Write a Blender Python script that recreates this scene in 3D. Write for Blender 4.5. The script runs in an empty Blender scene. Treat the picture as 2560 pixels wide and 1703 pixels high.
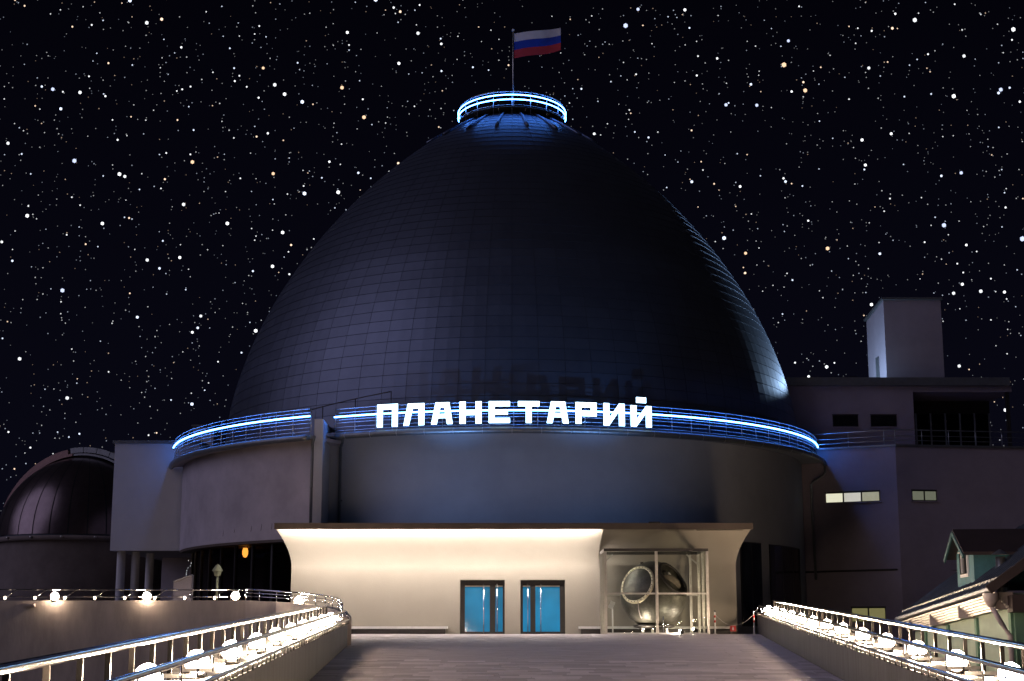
import bpy, math, random
import numpy as np
from mathutils import Vector, Matrix

rnd = random.Random(7)
sc = bpy.context.scene
C = sc.collection
R = math.radians

# ------------------------------------------------------------------ camera
F, PITCH, CZ, YH = 3500.0, 0.175, 0.26, 1570.0          # focal length in photo pixels, pitch, eye height, horizon row
PY0 = YH - F * math.tan(PITCH)
cam_d = bpy.data.cameras.new('camera'); cam = bpy.data.objects.new('camera', cam_d); C.objects.link(cam)
cam_d.sensor_width = 36.0; cam_d.lens = F / 2560 * 36.0
cam_d.shift_y = (PY0 - 851.5) / 2560
cam_d.clip_start = 0.1; cam_d.clip_end = 6000
cam.location = (0, 0, CZ); cam.rotation_euler = (math.pi / 2 + PITCH, 0, 0)
sc.camera = cam

# ------------------------------------------------------------------ night sky, faint city glow, exposure
w = bpy.data.worlds.new('World'); sc.world = w; w.use_nodes = True
nt = w.node_tree; nt.nodes.clear()
wo = nt.nodes.new('ShaderNodeOutputWorld'); bg = nt.nodes.new('ShaderNodeBackground')
tc = nt.nodes.new('ShaderNodeTexCoord'); sep = nt.nodes.new('ShaderNodeSeparateXYZ'); ramp = nt.nodes.new('ShaderNodeValToRGB')
ramp.color_ramp.elements[0].position = 0.0; ramp.color_ramp.elements[0].color = (0.0030, 0.0030, 0.0075, 1)
ramp.color_ramp.elements[1].position = 0.45; ramp.color_ramp.elements[1].color = (0.0009, 0.0008, 0.0024, 1)
nt.links.new(tc.outputs['Generated'], sep.inputs[0]); nt.links.new(sep.outputs['Z'], ramp.inputs[0])
nt.links.new(ramp.outputs[0], bg.inputs[0]); bg.inputs[1].default_value = 1.0
nt.links.new(bg.outputs[0], wo.inputs[0])
sun_d = bpy.data.lights.new('city_glow', 'SUN'); sun_d.energy = 0.62; sun_d.angle = R(55); sun_d.color = (0.74, 0.68, 1.0)
sun = bpy.data.objects.new('city_glow', sun_d); C.objects.link(sun)
sun.rotation_euler = Vector((0.81, 0.35, -0.47)).to_track_quat('-Z', 'Y').to_euler()
sc.view_settings.view_transform = 'Standard'; sc.view_settings.look = 'None'
sc.view_settings.exposure = 0.0; sc.view_settings.gamma = 1.0
sc.cycles.use_denoising = True
sc.cycles.max_bounces = 6; sc.cycles.diffuse_bounces = 3; sc.cycles.glossy_bounces = 3
sc.cycles.transparent_max_bounces = 12; sc.cycles.sample_clamp_indirect = 4.0
sc.cycles.caustics_reflective = False; sc.cycles.caustics_refractive = False

# ------------------------------------------------------------------ photo pixel -> place helpers
_c, _s = math.cos(PITCH), math.sin(PITCH)
def ray(x, y):
    a = (x - 1280) / F; b = (PY0 - y) / F
    return Vector((a, _c - b * _s, _s + b * _c))
def at(x, y, Y):
    r = ray(x, y); return Vector((0, 0, CZ)) + r * (Y / r.y)
def atz(x, y, Z):
    r = ray(x, y); return Vector((0, 0, CZ)) + r * ((Z - CZ) / r.z)
DC = (0.0, 85.0)                                     # axis of the big dome
def cyl(x, y, rad, c=DC):                            # where a pixel meets an upright cylinder
    r = ray(x, y); a = r.x ** 2 + r.y ** 2; b = -2 * (r.x * c[0] + r.y * c[1]); k = c[0] ** 2 + c[1] ** 2 - rad ** 2
    d = b * b - 4 * a * k
    t = (-b - math.sqrt(max(d, 0))) / (2 * a)
    return Vector((0, 0, CZ)) + r * t
def phi(p, c=DC): return math.atan2(p.x - c[0], c[1] - p.y)
def pol(rad, a, z, c=DC): return Vector((c[0] + rad * math.sin(a), c[1] - rad * math.cos(a), z))
def lerp(a, b, t): return a + (b - a) * t

# ------------------------------------------------------------------ materials
def mat(name, colr, rough=0.7, metal=0.0, noise=0.0, nscale=4.0, bump=0.0, bscale=30.0, emit=None, estr=0.0, spec=0.5, rand=0.0, stretch=None, coat=0.0):
    m = bpy.data.materials.new(name); m.use_nodes = True
    n = m.node_tree.nodes; L = m.node_tree.links; b = n['Principled BSDF']
    b.inputs['Base Color'].default_value = (*colr, 1); b.inputs['Roughness'].default_value = rough
    b.inputs['Metallic'].default_value = metal; b.inputs['Specular IOR Level'].default_value = spec
    if coat: b.inputs['Coat Weight'].default_value = coat; b.inputs['Coat Roughness'].default_value = 0.08
    g = n.new('ShaderNodeTexCoord')
    src = g.outputs['Object']
    if stretch:
        mp = n.new('ShaderNodeMapping'); mp.inputs['Scale'].default_value = stretch
        L.new(src, mp.inputs[0]); src = mp.outputs[0]
    if noise or rand:
        hs = n.new('ShaderNodeHueSaturation'); hs.inputs['Color'].default_value = (*colr, 1)
        val = None
        if noise:
            t = n.new('ShaderNodeTexNoise'); t.inputs['Scale'].default_value = nscale; t.inputs['Detail'].default_value = 6; t.inputs['Roughness'].default_value = 0.65
            L.new(src, t.inputs['Vector'])
            mr = n.new('ShaderNodeMapRange'); mr.inputs['From Min'].default_value = 0.3; mr.inputs['From Max'].default_value = 0.7
            mr.inputs['To Min'].default_value = 1 - noise; mr.inputs['To Max'].default_value = 1 + noise
            L.new(t.outputs[0], mr.inputs[0]); val = mr.outputs[0]
        if rand:
            oi = n.new('ShaderNodeObjectInfo'); m2 = n.new('ShaderNodeMapRange')
            m2.inputs['To Min'].default_value = 1 - rand; m2.inputs['To Max'].default_value = 1 + rand
            L.new(oi.outputs['Random'], m2.inputs[0])
            if val is None: val = m2.outputs[0]
            else:
                mm = n.new('ShaderNodeMath'); mm.operation = 'MULTIPLY'; L.new(val, mm.inputs[0]); L.new(m2.outputs[0], mm.inputs[1]); val = mm.outputs[0]
        L.new(val, hs.inputs['Value']); L.new(hs.outputs[0], b.inputs['Base Color'])
    if bump:
        t = n.new('ShaderNodeTexNoise'); t.inputs['Scale'].default_value = bscale; t.inputs['Detail'].default_value = 5
        L.new(src, t.inputs['Vector'])
        bp = n.new('ShaderNodeBump'); bp.inputs['Strength'].default_value = bump; bp.inputs['Distance'].default_value = 0.02
        L.new(t.outputs[0], bp.inputs['Height']); L.new(bp.outputs[0], b.inputs['Normal'])
    if emit:
        b.inputs['Emission Color'].default_value = (*emit, 1); b.inputs['Emission Strength'].default_value = estr
    return m
def glass(name, tint, refl=0.12, rough=0.0):
    m = bpy.data.materials.new(name); m.use_nodes = True
    n = m.node_tree.nodes; L = m.node_tree.links; n.remove(n['Principled BSDF'])
    tr = n.new('ShaderNodeBsdfTransparent'); tr.inputs[0].default_value = (*tint, 1)
    gl = n.new('ShaderNodeBsdfGlossy'); gl.inputs['Roughness'].default_value = rough
    lw_ = n.new('ShaderNodeLayerWeight'); lw_.inputs[0].default_value = 0.5
    pw_ = n.new('ShaderNodeMath'); pw_.operation = 'POWER'; pw_.inputs[1].default_value = 5.0; L.new(lw_.outputs['Facing'], pw_.inputs[0])
    ad = n.new('ShaderNodeMath'); ad.operation = 'MULTIPLY_ADD'; ad.inputs[1].default_value = min(1.0, refl * 15); ad.inputs[2].default_value = refl; L.new(pw_.outputs[0], ad.inputs[0])
    mx = n.new('ShaderNodeMixShader'); L.new(ad.outputs[0], mx.inputs[0]); L.new(tr.outputs[0], mx.inputs[1]); L.new(gl.outputs[0], mx.inputs[2])
    L.new(mx.outputs[0], n['Material Output'].inputs[0])
    return m

M = {}
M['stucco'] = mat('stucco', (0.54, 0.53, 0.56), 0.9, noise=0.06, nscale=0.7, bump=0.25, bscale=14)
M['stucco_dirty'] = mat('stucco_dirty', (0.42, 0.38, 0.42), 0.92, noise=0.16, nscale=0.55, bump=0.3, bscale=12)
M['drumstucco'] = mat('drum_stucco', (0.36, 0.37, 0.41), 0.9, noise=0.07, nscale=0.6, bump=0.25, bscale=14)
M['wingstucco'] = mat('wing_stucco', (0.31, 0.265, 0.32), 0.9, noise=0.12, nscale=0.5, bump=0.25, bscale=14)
M['facade'] = mat('facade', (0.265, 0.242, 0.205), 0.88, noise=0.05, nscale=0.6, bump=0.2, bscale=18)
M['concrete'] = mat('concrete', (0.42, 0.37, 0.345), 0.82, noise=0.22, nscale=1.2, bump=0.3, bscale=9, stretch=(1.2, 1.2, 0.3))
M['parapet'] = mat('parapet_stone', (0.056, 0.056, 0.064), 0.5, noise=0.6, nscale=2.2, bump=0.2, bscale=9, stretch=(2.5, 2.5, 0.12))
M['paver'] = mat('paver', (0.54, 0.49, 0.53), 0.6, noise=0.22, nscale=1.6, bump=0.35, bscale=22, rand=0.26, stretch=(0.6, 3.0, 1.0))
M['joint'] = mat('joint', (0.07, 0.065, 0.065), 0.95, noise=0.2, nscale=6)
M['ground'] = mat('ground', (0.06, 0.055, 0.052), 0.9, noise=0.3, nscale=0.3, bump=0.3, bscale=4)
M['terrace'] = mat('terrace_paving', (0.12, 0.11, 0.105), 0.85, noise=0.2, nscale=0.8)
M['dome'] = mat('dome_sheet', (0.112, 0.130, 0.185), 0.45, metal=0.86, noise=0.10, nscale=0.6, bump=0.12, bscale=2.5, rand=0.07)
M['domeunder'] = mat('dome_underlay', (0.07, 0.078, 0.10), 0.6, metal=0.5, noise=0.1, nscale=2)
M['steel'] = mat('steel', (0.60, 0.60, 0.61), 0.13, metal=1.0, noise=0.08, nscale=6)
M['steelsatin'] = mat('steel_satin', (0.50, 0.49, 0.48), 0.36, metal=1.0, noise=0.12, nscale=9, bump=0.1, bscale=40)
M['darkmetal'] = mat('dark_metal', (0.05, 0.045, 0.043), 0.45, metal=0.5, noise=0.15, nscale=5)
M['railpaint'] = mat('rail_paint', (0.55, 0.57, 0.60), 0.3, metal=0.9, noise=0.1, nscale=5)
M['zinc'] = mat('zinc', (0.20, 0.21, 0.225), 0.42, metal=0.6, noise=0.15, nscale=2)
M['fascia'] = mat('fascia', (0.07, 0.05, 0.038), 0.6, noise=0.15, nscale=2)
M['black'] = mat('black_frame', (0.013, 0.011, 0.010), 0.35, noise=0.2, nscale=5)
M['neon'] = mat('neon_tube', (0.8, 0.85, 1), 0.4, emit=(0.06, 0.25, 1.0), estr=32, noise=0.02)
M['crownneon'] = mat('crown_neon', (0.8, 0.85, 1), 0.4, emit=(0.07, 0.27, 1.0), estr=24, noise=0.02)
M['letter'] = mat('letter_face', (0.8, 0.85, 0.9), 0.4, emit=(0.50, 0.80, 1.0), estr=5.0, noise=0.02)
M['lens'] = mat('lamp_lens', (0.9, 0.85, 0.8), 0.3, emit=(1.0, 0.74, 0.51), estr=420, noise=0.02)
M['lens_big'] = mat('lamp_lens_terrace', (0.9, 0.85, 0.8), 0.3, emit=(1.0, 0.76, 0.53), estr=900, noise=0.02)
M['lens_small'] = mat('lamp_lens_small', (0.9, 0.85, 0.8), 0.3, emit=(1.0, 0.82, 0.64), estr=420, noise=0.02)
M['tinybulb'] = mat('tiny_bulb', (0.9, 0.9, 0.9), 0.3, emit=(0.9, 0.95, 1.0), estr=1.2, noise=0.02)
M['bead'] = mat('post_light', (0.9, 0.85, 0.8), 0.3, emit=(1.0, 0.80, 0.58), estr=9, noise=0.02)
M['cove'] = mat('cove_led', (0.9, 0.85, 0.8), 0.3, emit=(1.0, 0.88, 0.78), estr=520, noise=0.02)
M['bluepane'] = mat('blue_lit_pane', (0.02, 0.06, 0.09), 0.06, emit=(0.004, 0.14, 0.29), estr=1.0, noise=0.1, nscale=0.8, spec=0.9)
n_ = M['bluepane'].node_tree.nodes; L_ = M['bluepane'].node_tree.links      # unevenly lit lobby behind frosted glass
t_ = n_.new('ShaderNodeTexNoise'); t_.inputs['Scale'].default_value = 0.55; t_.inputs['Detail'].default_value = 2
r_ = n_.new('ShaderNodeMapRange'); r_.inputs['From Min'].default_value = 0.3; r_.inputs['From Max'].default_value = 0.7; r_.inputs['To Min'].default_value = 0.45; r_.inputs['To Max'].default_value = 1.35
c_ = n_.new('ShaderNodeTexCoord'); L_.new(c_.outputs['Object'], t_.inputs['Vector']); L_.new(t_.outputs[0], r_.inputs[0]); L_.new(r_.outputs[0], n_['Principled BSDF'].inputs['Emission Strength'])
M['warmpane'] = mat('lit_window_pane', (0.3, 0.3, 0.25), 0.1, emit=(0.80, 0.78, 0.58), estr=0.95, noise=0.1)
M['warmpane2'] = mat('lit_window_pane_pale', (0.3, 0.3, 0.25), 0.1, emit=(0.62, 0.60, 0.52), estr=0.85, noise=0.25, nscale=1.2)
M['warmpane3'] = mat('lit_window_pane_dim', (0.3, 0.3, 0.25), 0.1, emit=(0.42, 0.41, 0.28), estr=0.7, noise=0.4, nscale=1.2)
M['dimpane'] = mat('dim_window_pane', (0.1, 0.1, 0.09), 0.1, emit=(0.16, 0.17, 0.12), estr=0.8, noise=0.1)
M['yellowpane'] = mat('basement_window_pane', (0.1, 0.1, 0.06), 0.1, emit=(0.22, 0.20, 0.08), estr=0.8, noise=0.1)
M['darkglass'] = mat('dark_glazing', (0.008, 0.008, 0.010), 0.08, spec=0.5, noise=0.2, nscale=3)
M['smokeglass'] = glass('smoke_glass', (0.42, 0.41, 0.42), 0.008, 0.02)
M['clear'] = glass('clear_glass', (0.95, 0.97, 0.95), 0.0025)
M['greenwall'] = mat('green_plaster', (0.44, 0.54, 0.42), 0.85, noise=0.12, nscale=0.9, bump=0.25, bscale=10)
M['greentrim'] = mat('green_trim', (0.16, 0.30, 0.20), 0.8, noise=0.1, nscale=2, bump=0.1)
M['teal'] = mat('teal_boards', (0.055, 0.17, 0.20), 0.75, noise=0.2, nscale=2.5, bump=0.3, bscale=20)
M['tealdark'] = mat('teal_trim', (0.03, 0.09, 0.10), 0.75, noise=0.2, nscale=2.5, bump=0.2)
M['roofsheet'] = mat('roof_sheet', (0.07, 0.09, 0.14), 0.4, metal=0.45, noise=0.25, nscale=1.5, bump=0.2, bscale=6)
M['darkroof'] = mat('dark_roof', (0.035, 0.022, 0.022), 0.7, noise=0.2, nscale=2)
M['eave'] = mat('eave_slat', (0.62, 0.57, 0.52), 0.35, metal=0.3, noise=0.25, nscale=3, bump=0.4, bscale=7)
M['white'] = mat('white_paint', (0.68, 0.67, 0.66), 0.6, noise=0.08, nscale=5)
M['pinkpaint'] = mat('pipe_paint', (0.42, 0.36, 0.36), 0.5, noise=0.15, nscale=4)
M['red'] = mat('red_paint', (0.55, 0.03, 0.025), 0.5, noise=0.12, nscale=8)
M['capsule'] = mat('scorched_hull', (0.085, 0.08, 0.068), 0.42, metal=0.4, noise=0.55, nscale=2.6, bump=0.9, bscale=16)
M['signgrey'] = mat('sign_grey', (0.45, 0.44, 0.42), 0.5, noise=0.05)
M['hatchring'] = mat('hatch_ring', (0.66, 0.58, 0.42), 0.45, metal=0.4, noise=0.2, nscale=8)
M['hatchcover'] = mat('hatch_cover', (0.80, 0.76, 0.66), 0.6, metal=0.0, noise=0.15, nscale=1.5)
M['seatcloth'] = mat('seat_cloth', (0.20, 0.17, 0.14), 0.9, noise=0.3, nscale=6)
M['orangelamp'] = mat('orange_pendant', (0.6, 0.3, 0.08), 0.4, emit=(1.0, 0.36, 0.05), estr=9, noise=0.05)
M['obs'] = mat('observatory_sheet', (0.13, 0.10, 0.11), 0.28, metal=0.9, noise=0.15, nscale=1.2, bump=0.15, bscale=3, rand=0.1)
M['obspink'] = mat('observatory_shutter', (0.34, 0.20, 0.19), 0.55, metal=0.2, noise=0.15, nscale=1.5)
M['obswall'] = mat('observatory_wall', (0.17, 0.14, 0.135), 0.9, noise=0.2, nscale=0.8, bump=0.2)
M['flagwhite'] = mat('flag_white', (0.62, 0.60, 0.62), 0.85, noise=0.08, nscale=3)
M['flagblue'] = mat('flag_blue', (0.01, 0.045, 0.36), 0.85, noise=0.08, nscale=3)
M['flagred'] = mat('flag_red', (0.50, 0.035, 0.04), 0.85, noise=0.08, nscale=3)
M['lantern'] = mat('lantern_paint', (0.20, 0.22, 0.15), 0.6, noise=0.2, nscale=6)

# ------------------------------------------------------------------ mesh builder and scene objects
class MB:
    def __init__(s): s.v = []; s.f = []; s.sm = []
    def add(s, vs, fs, smooth=False):
        o = len(s.v); s.v += [tuple(v) for v in vs]
        for f in fs: s.f.append(tuple(i + o for i in f)); s.sm.append(smooth)
        return s
    def box(s, x0, x1, y0, y1, z0, z1):
        return s.add([(x0,y0,z0),(x1,y0,z0),(x1,y1,z0),(x0,y1,z0),(x0,y0,z1),(x1,y0,z1),(x1,y1,z1),(x0,y1,z1)],
                     [(0,3,2,1),(4,5,6,7),(0,1,5,4),(1,2,6,5),(2,3,7,6),(3,0,4,7)])
    def hexa(s, b, t):                                # four bottom points (ccw from above), four top points
        return s.add(list(b) + list(t), [(0,3,2,1),(4,5,6,7),(0,1,5,4),(1,2,6,5),(2,3,7,6),(3,0,4,7)])
    def bar(s, p, q, wd, ht, up=(0,0,1)):             # square bar from p to q
        p = Vector(p); q = Vector(q); d = (q - p).normalized(); up = Vector(up)
        if abs(d.dot(up)) > 0.99: up = Vector((0, 1, 0))
        a = d.cross(up).normalized() * wd / 2; b = a.cross(d).normalized() * ht / 2
        r = [p-a-b, p+a-b, p+a+b, p-a+b, q-a-b, q+a-b, q+a+b, q-a+b]
        return s.add(r, [(0,1,2,3),(7,6,5,4),(0,4,5,1),(1,5,6,2),(2,6,7,3),(3,7,4,0)])
    def tube(s, pts, r, n=8, closed=False, cap=True):
        pts = [Vector(p) for p in pts]; N = len(pts); vs = []; fs = []
        for i, p in enumerate(pts):
            if closed: d = pts[(i+1) % N] - pts[i-1]
            else: d = pts[min(i+1, N-1)] - pts[max(i-1, 0)]
            d.normalize(); up = Vector((0,0,1)) if abs(d.z) < 0.9 else Vector((0,1,0))
            a = d.cross(up).normalized(); b = a.cross(d).normalized()
            rr = r[i] if isinstance(r, (list, tuple)) else r
            for k in range(n):
                t = 2 * math.pi * k / n; vs.append(p + a * math.cos(t) * rr + b * math.sin(t) * rr)
        for i in range(N if closed else N - 1):
            j = (i + 1) % N
            for k in range(n): fs.append((i*n+k, i*n+(k+1) % n, j*n+(k+1) % n, j*n+k))
        s.add(vs, fs, True)
        if cap and not closed:
            o = len(s.v) - len(vs)
            s.f.append(tuple(o + k for k in range(n))[::-1]); s.sm.append(False)
            s.f.append(tuple(o + (N-1)*n + k for k in range(n))); s.sm.append(False)
        return s
    def arc(s, prof, a0, a1, n, c=DC, smooth=False):   # closed (r,z) profile swept from angle a0 to a1, capped
        m = len(prof); vs = []; fs = []
        for i in range(n + 1):
            a = lerp(a0, a1, i / n)
            for r_, z in prof: vs.append(pol(r_, a, z, c))
        for i in range(n):
            for k in range(m): fs.append((i*m+k, (i+1)*m+k, (i+1)*m+(k+1) % m, i*m+(k+1) % m))
        s.add(vs, fs, smooth); o = len(s.v) - len(vs)
        s.f.append(tuple(o + k for k in range(m))); s.sm.append(False)
        s.f.append(tuple(o + n*m + k for k in range(m))[::-1]); s.sm.append(False)
        return s
    def lathe(s, prof, n=24, c=(0,0,0), axis=None, smooth=True):  # open (r,h) profile round an axis through c
        ax = Vector(axis or (0,0,1)).normalized(); u = ax.orthogonal().normalized(); v = ax.cross(u); c = Vector(c)
        m = len(prof); vs = []; fs = []
        for i in range(n):
            t = 2 * math.pi * i / n; d = u * math.cos(t) + v * math.sin(t)
            for r_, h in prof: vs.append(c + d * r_ + ax * h)
        for i in range(n):
            j = (i + 1) % n
            for k in range(m - 1): fs.append((i*m+k, j*m+k, j*m+k+1, i*m+k+1))
        return s.add(vs, fs, smooth)

ORG = {}
def make(name, mb, m, parent=None, origin=None, label=None, cat=None, group=None, kind=None):
    if parent is not None: org = ORG[parent.name]
    else: org = Vector(origin) if origin is not None else Vector((0, 0, 0))
    me = bpy.data.meshes.new(name)
    me.from_pydata([tuple(Vector(v) - org) for v in mb.v], [], mb.f)
    me.polygons.foreach_set('use_smooth', mb.sm); me.materials.append(m); me.update()
    o = bpy.data.objects.new(name, me); C.objects.link(o)
    ORG[o.name] = org
    if parent is not None: o.parent = parent
    else: o.location = org
    tag(o, label, cat, group, kind)
    return o
def tag(o, label=None, cat=None, group=None, kind=None):
    if label: o['label'] = label
    if cat: o['category'] = cat
    if group: o['group'] = group
    if kind: o['kind'] = kind
    return o
def thing(name, loc, label, cat, group=None):
    o = bpy.data.objects.new(name, None); C.objects.link(o); o.location = loc; o.empty_display_size = 0.3
    ORG[o.name] = Vector(loc); return tag(o, label, cat, group)
def copy_tree(o, parent=None):
    c = o.copy(); C.objects.link(c); c.parent = parent
    for ch in list(o.children): copy_tree(ch, c)
    return c
def box(*a): return MB().box(*a)
ORD = ['first', 'second', 'third', 'fourth', 'fifth', 'sixth', 'seventh', 'eighth', 'ninth', 'tenth', 'eleventh', 'twelfth', 'thirteenth', 'fourteenth', 'fifteenth']

# ================================================================== SETTING
GZ = -4.0
make('ground', MB().add([(-3000,-300,GZ),(3000,-300,GZ),(3000,4500,GZ),(-3000,4500,GZ)], [(0,1,2,3)]), M['ground'], kind='structure')
# stars: far points of light over the whole upper sky
def build_stars():
    rs = np.random.default_rng(5); n = 120000; D = 3000.0; pxm = D / F
    z = rs.uniform(-0.02, 1, n); a = rs.uniform(-math.pi, math.pi, n); q = np.sqrt(1 - z * z)
    P = np.stack([q * np.sin(a), q * np.cos(a), z], 1)
    u = rs.uniform(0, 1, n)
    rad = 0.85 + 0.65 * u + 1.7 * u ** 22 + 1.7 * u ** 90      # radius in photo pixels
    bri = 0.20 + 0.65 * u ** 3 + 1.1 * u ** 10
    hue = rs.uniform(0, 1, n)
    colr = np.where(hue[:, None] < 0.13, np.array([1.0, 0.72, 0.52]), np.where(hue[:, None] < 0.5, np.array([0.72, 0.81, 1.0]), np.array([0.95, 0.97, 1.0])))
    named = [(1564,64,6.4,'b'),(1960,162,6.6,'o'),(2013,226,5.6,'o'),(2287,50,5.8,'w'),(855,219,5.2,'o'),(910,293,5.4,'o'),(481,405,5.2,'o'),(186,402,5.8,'b'),
             (156,726,5.8,'b'),(2360,563,6.0,'b'),(2069,621,5.4,'o'),(1864,633,4.4,'o'),(2556,597,7,'b'),(2502,224,5.2,'b'),(683,434,4.6,'o'),(687,212,5.0,'w'),
             (168,995,5,'w'),(49,897,5,'w'),(132,223,4.8,'b'),(368,650,4.6,'w'),(2403,432,4.6,'b'),(1595,23,4.4,'b'),(1971,102,4.2,'b'),(459,511,4.8,'w'),(200,231,4.8,'w'),
             (367,57,5,'w'),(658,170,4,'o'),(1045,83,4.6,'w'),(2172,170,4.2,'w'),(2398,1095 - 180,4.6,'w'),(2452,728,5,'w'),(2384,733,4.6,'w'),(1815,262,4.6,'b'),(1892,263,4.4,'b'),(312,441,4.4,'w'),(502,790,4.2,'w'),(20,358,4.4,'w'),(2410,140,4.4,'w')]
    cm = {'b': (0.62, 0.70, 1.0), 'o': (1.0, 0.66, 0.42), 'w': (0.92, 0.96, 1.0)}
    P = np.vstack([P, [list(ray(x, y).normalized()) for x, y, _, _ in named]])
    rad = np.append(rad, [k[2] * .86 for k in named]); bri = np.append(bri, [1.35] * len(named)); colr = np.vstack([colr, [cm[k[3]] for k in named]])
    g_ = (1 + 5 ** .5) / 2
    ico = np.array([(-1,g_,0),(1,g_,0),(-1,-g_,0),(1,-g_,0),(0,-1,g_),(0,1,g_),(0,-1,-g_),(0,1,-g_),(g_,0,-1),(g_,0,1),(-g_,0,-1),(-g_,0,1)], float) / math.hypot(1, g_)
    icf = np.array([(0,11,5),(0,5,1),(0,1,7),(0,7,10),(0,10,11),(1,5,9),(5,11,4),(11,10,2),(10,7,6),(7,1,8),(3,9,4),(3,4,2),(3,2,6),(3,6,8),(3,8,9),(4,9,5),(2,4,11),(6,2,10),(8,6,7),(9,8,1)])
    oc_ = np.array([(1,0,0),(0,1,0),(-1,0,0),(0,-1,0),(0,0,1),(0,0,-1)], float)
    ocf = np.array([(0,1,4),(1,2,4),(2,3,4),(3,0,4),(1,0,5),(2,1,5),(3,2,5),(0,3,5)])
    VS, FS, CS, base = [], [], [], 0
    big = rad > 1.9
    for sel, vv, ff, kk in ((big, ico, icf, 1.04), (~big, oc_, ocf, 1.15)):
        Pn, rn, cn = P[sel], rad[sel], (colr * bri[:, None])[sel]; N = len(Pn)
        VS.append((Pn[:, None, :] * D + vv[None] * (rn * pxm * kk)[:, None, None]).reshape(-1, 3))
        FS.append((ff[None] + (np.arange(N) * len(vv))[:, None, None]).reshape(-1) + base); base += N * len(vv)
        CS.append(np.repeat(np.hstack([cn, np.ones((N, 1))]), len(vv), 0))
    V = np.vstack(VS); FV = np.concatenate(FS); nf = len(FV) // 3
    me = bpy.data.meshes.new('stars'); me.vertices.add(len(V)); me.vertices.foreach_set('co', V.ravel())
    me.loops.add(len(FV)); me.loops.foreach_set('vertex_index', FV.astype(np.int32))
    me.polygons.add(nf); me.polygons.foreach_set('loop_start', np.arange(0, nf * 3, 3, dtype=np.int32))
    me.update(calc_edges=True)
    at_ = me.color_attributes.new('starlight', 'FLOAT_COLOR', 'POINT')
    at_.data.foreach_set('color', np.vstack(CS).ravel().astype(np.float32))
    m = bpy.data.materials.new('starlight'); m.use_nodes = True; n_ = m.node_tree.nodes; n_.remove(n_['Principled BSDF'])
    e = n_.new('ShaderNodeEmission'); k = n_.new('ShaderNodeAttribute'); k.attribute_name = 'starlight'
    m.node_tree.links.new(k.outputs['Color'], e.inputs[0]); m.node_tree.links.new(e.outputs[0], n_['Material Output'].inputs[0])
    m.cycles.emission_sampling = 'NONE'; me.materials.append(m)
    o = bpy.data.objects.new('stars', me); C.objects.link(o); o['kind'] = 'stuff'
    o['label'] = 'white, bluish and orange stars scattered over the black sky'; o['category'] = 'stars'
build_stars()

# ---- entrance ramp, rising to a level landing at the doors
YL, SL = 57.8, 0.0365
def rz(Y): return 0.0 if Y >= YL else -SL * (YL - Y)
LX = lambda Y: -5.60 + 0.061 * (48.4 - Y)            # inner faces of the two parapets
RX = lambda Y: 10.30 - 0.101 * (59.6 - Y)
def leftx(Y): return LX(Y) if Y < 48.4 else lerp(-5.6, -9.8, min(1, (Y - 48.4) / 3.0))
rb = MB()
for y0, y1 in [(6, 20), (20, 35), (35, 48.4), (48.4, 51.4), (51.4, YL), (YL, 63)]:
    e0, e1 = (y0 + 1e-4), (y1 - 1e-4)
    xl0, xl1 = leftx(e0) - 0.02, leftx(e1) - 0.02; xr0, xr1 = RX(min(e0, 59.6)) + 0.02, RX(min(e1, 59.6)) + 0.02
    rb.hexa([(xl0,y0,rz(y0)-0.9),(xr0,y0,rz(y0)-0.9),(xr1,y1,rz(y1)-0.9),(xl1,y1,rz(y1)-0.9)],
            [(xl0,y0,rz(y0)-0.02),(xr0,y0,rz(y0)-0.02),(xr1,y1,rz(y1)-0.02),(xl1,y1,rz(y1)-0.02)])
rampo = make('ramp', rb, M['joint'], kind='structure')
um = bpy.data.meshes.new('paver')
ub = MB().hexa([(0,0,-.05),(1,0,-.05),(1,1,-.05),(0,1,-.05)], [(0,0,0),(1,0,0),(1,1,0),(0,1,0)])
um.from_pydata(ub.v, [], ub.f); um.materials.append(M['paver'])
rest = MB(); npv = 0; DEP = 0.5
Y = 26.0; row = 0
while Y < 61.2:
    xa, xb = leftx(Y + .2) + 0.01, RX(min(Y, 59.6)) - 0.01
    x = xa - rnd.uniform(0, .7)
    while x < xb:
        ln = rnd.choice([.45, .6, .75, .9, 1.05, 1.2]); x0, x1 = max(x, xa), min(x + ln, xb); x += ln
        if x1 - x0 < .06: continue
        h = rnd.uniform(-.004, .004); y1 = min(Y + DEP, 61.3); tz = rnd.uniform(-.004, .004)
        if Y >= 31.2 and npv < 300:
            o = bpy.data.objects.new('paver', um); C.objects.link(o); o.parent = rampo
            sl = 0 if Y >= YL else math.atan(SL)
            o.location = (x0 + .005, Y + .006, rz(Y) + h); o.scale = (x1 - x0 - .010, (y1 - Y) - .012, 1); o.rotation_euler = (sl, tz / (x1 - x0), 0); npv += 1
        else:
            a, b, c_, d = x0 + .005, x1 - .005, Y + .006, y1 - .006
            rest.hexa([(a,c_,rz(c_)-.05),(b,c_,rz(c_)-.05),(b,d,rz(d)-.05),(a,d,rz(d)-.05)], [(a,c_,rz(c_)+h),(b,c_,rz(c_)+h-tz),(b,d,rz(d)+h-tz),(a,d,rz(d)+h)])
    Y += DEP; row += 1
make('paving', rest, M['paver'], rampo, kind='stuff')

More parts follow.
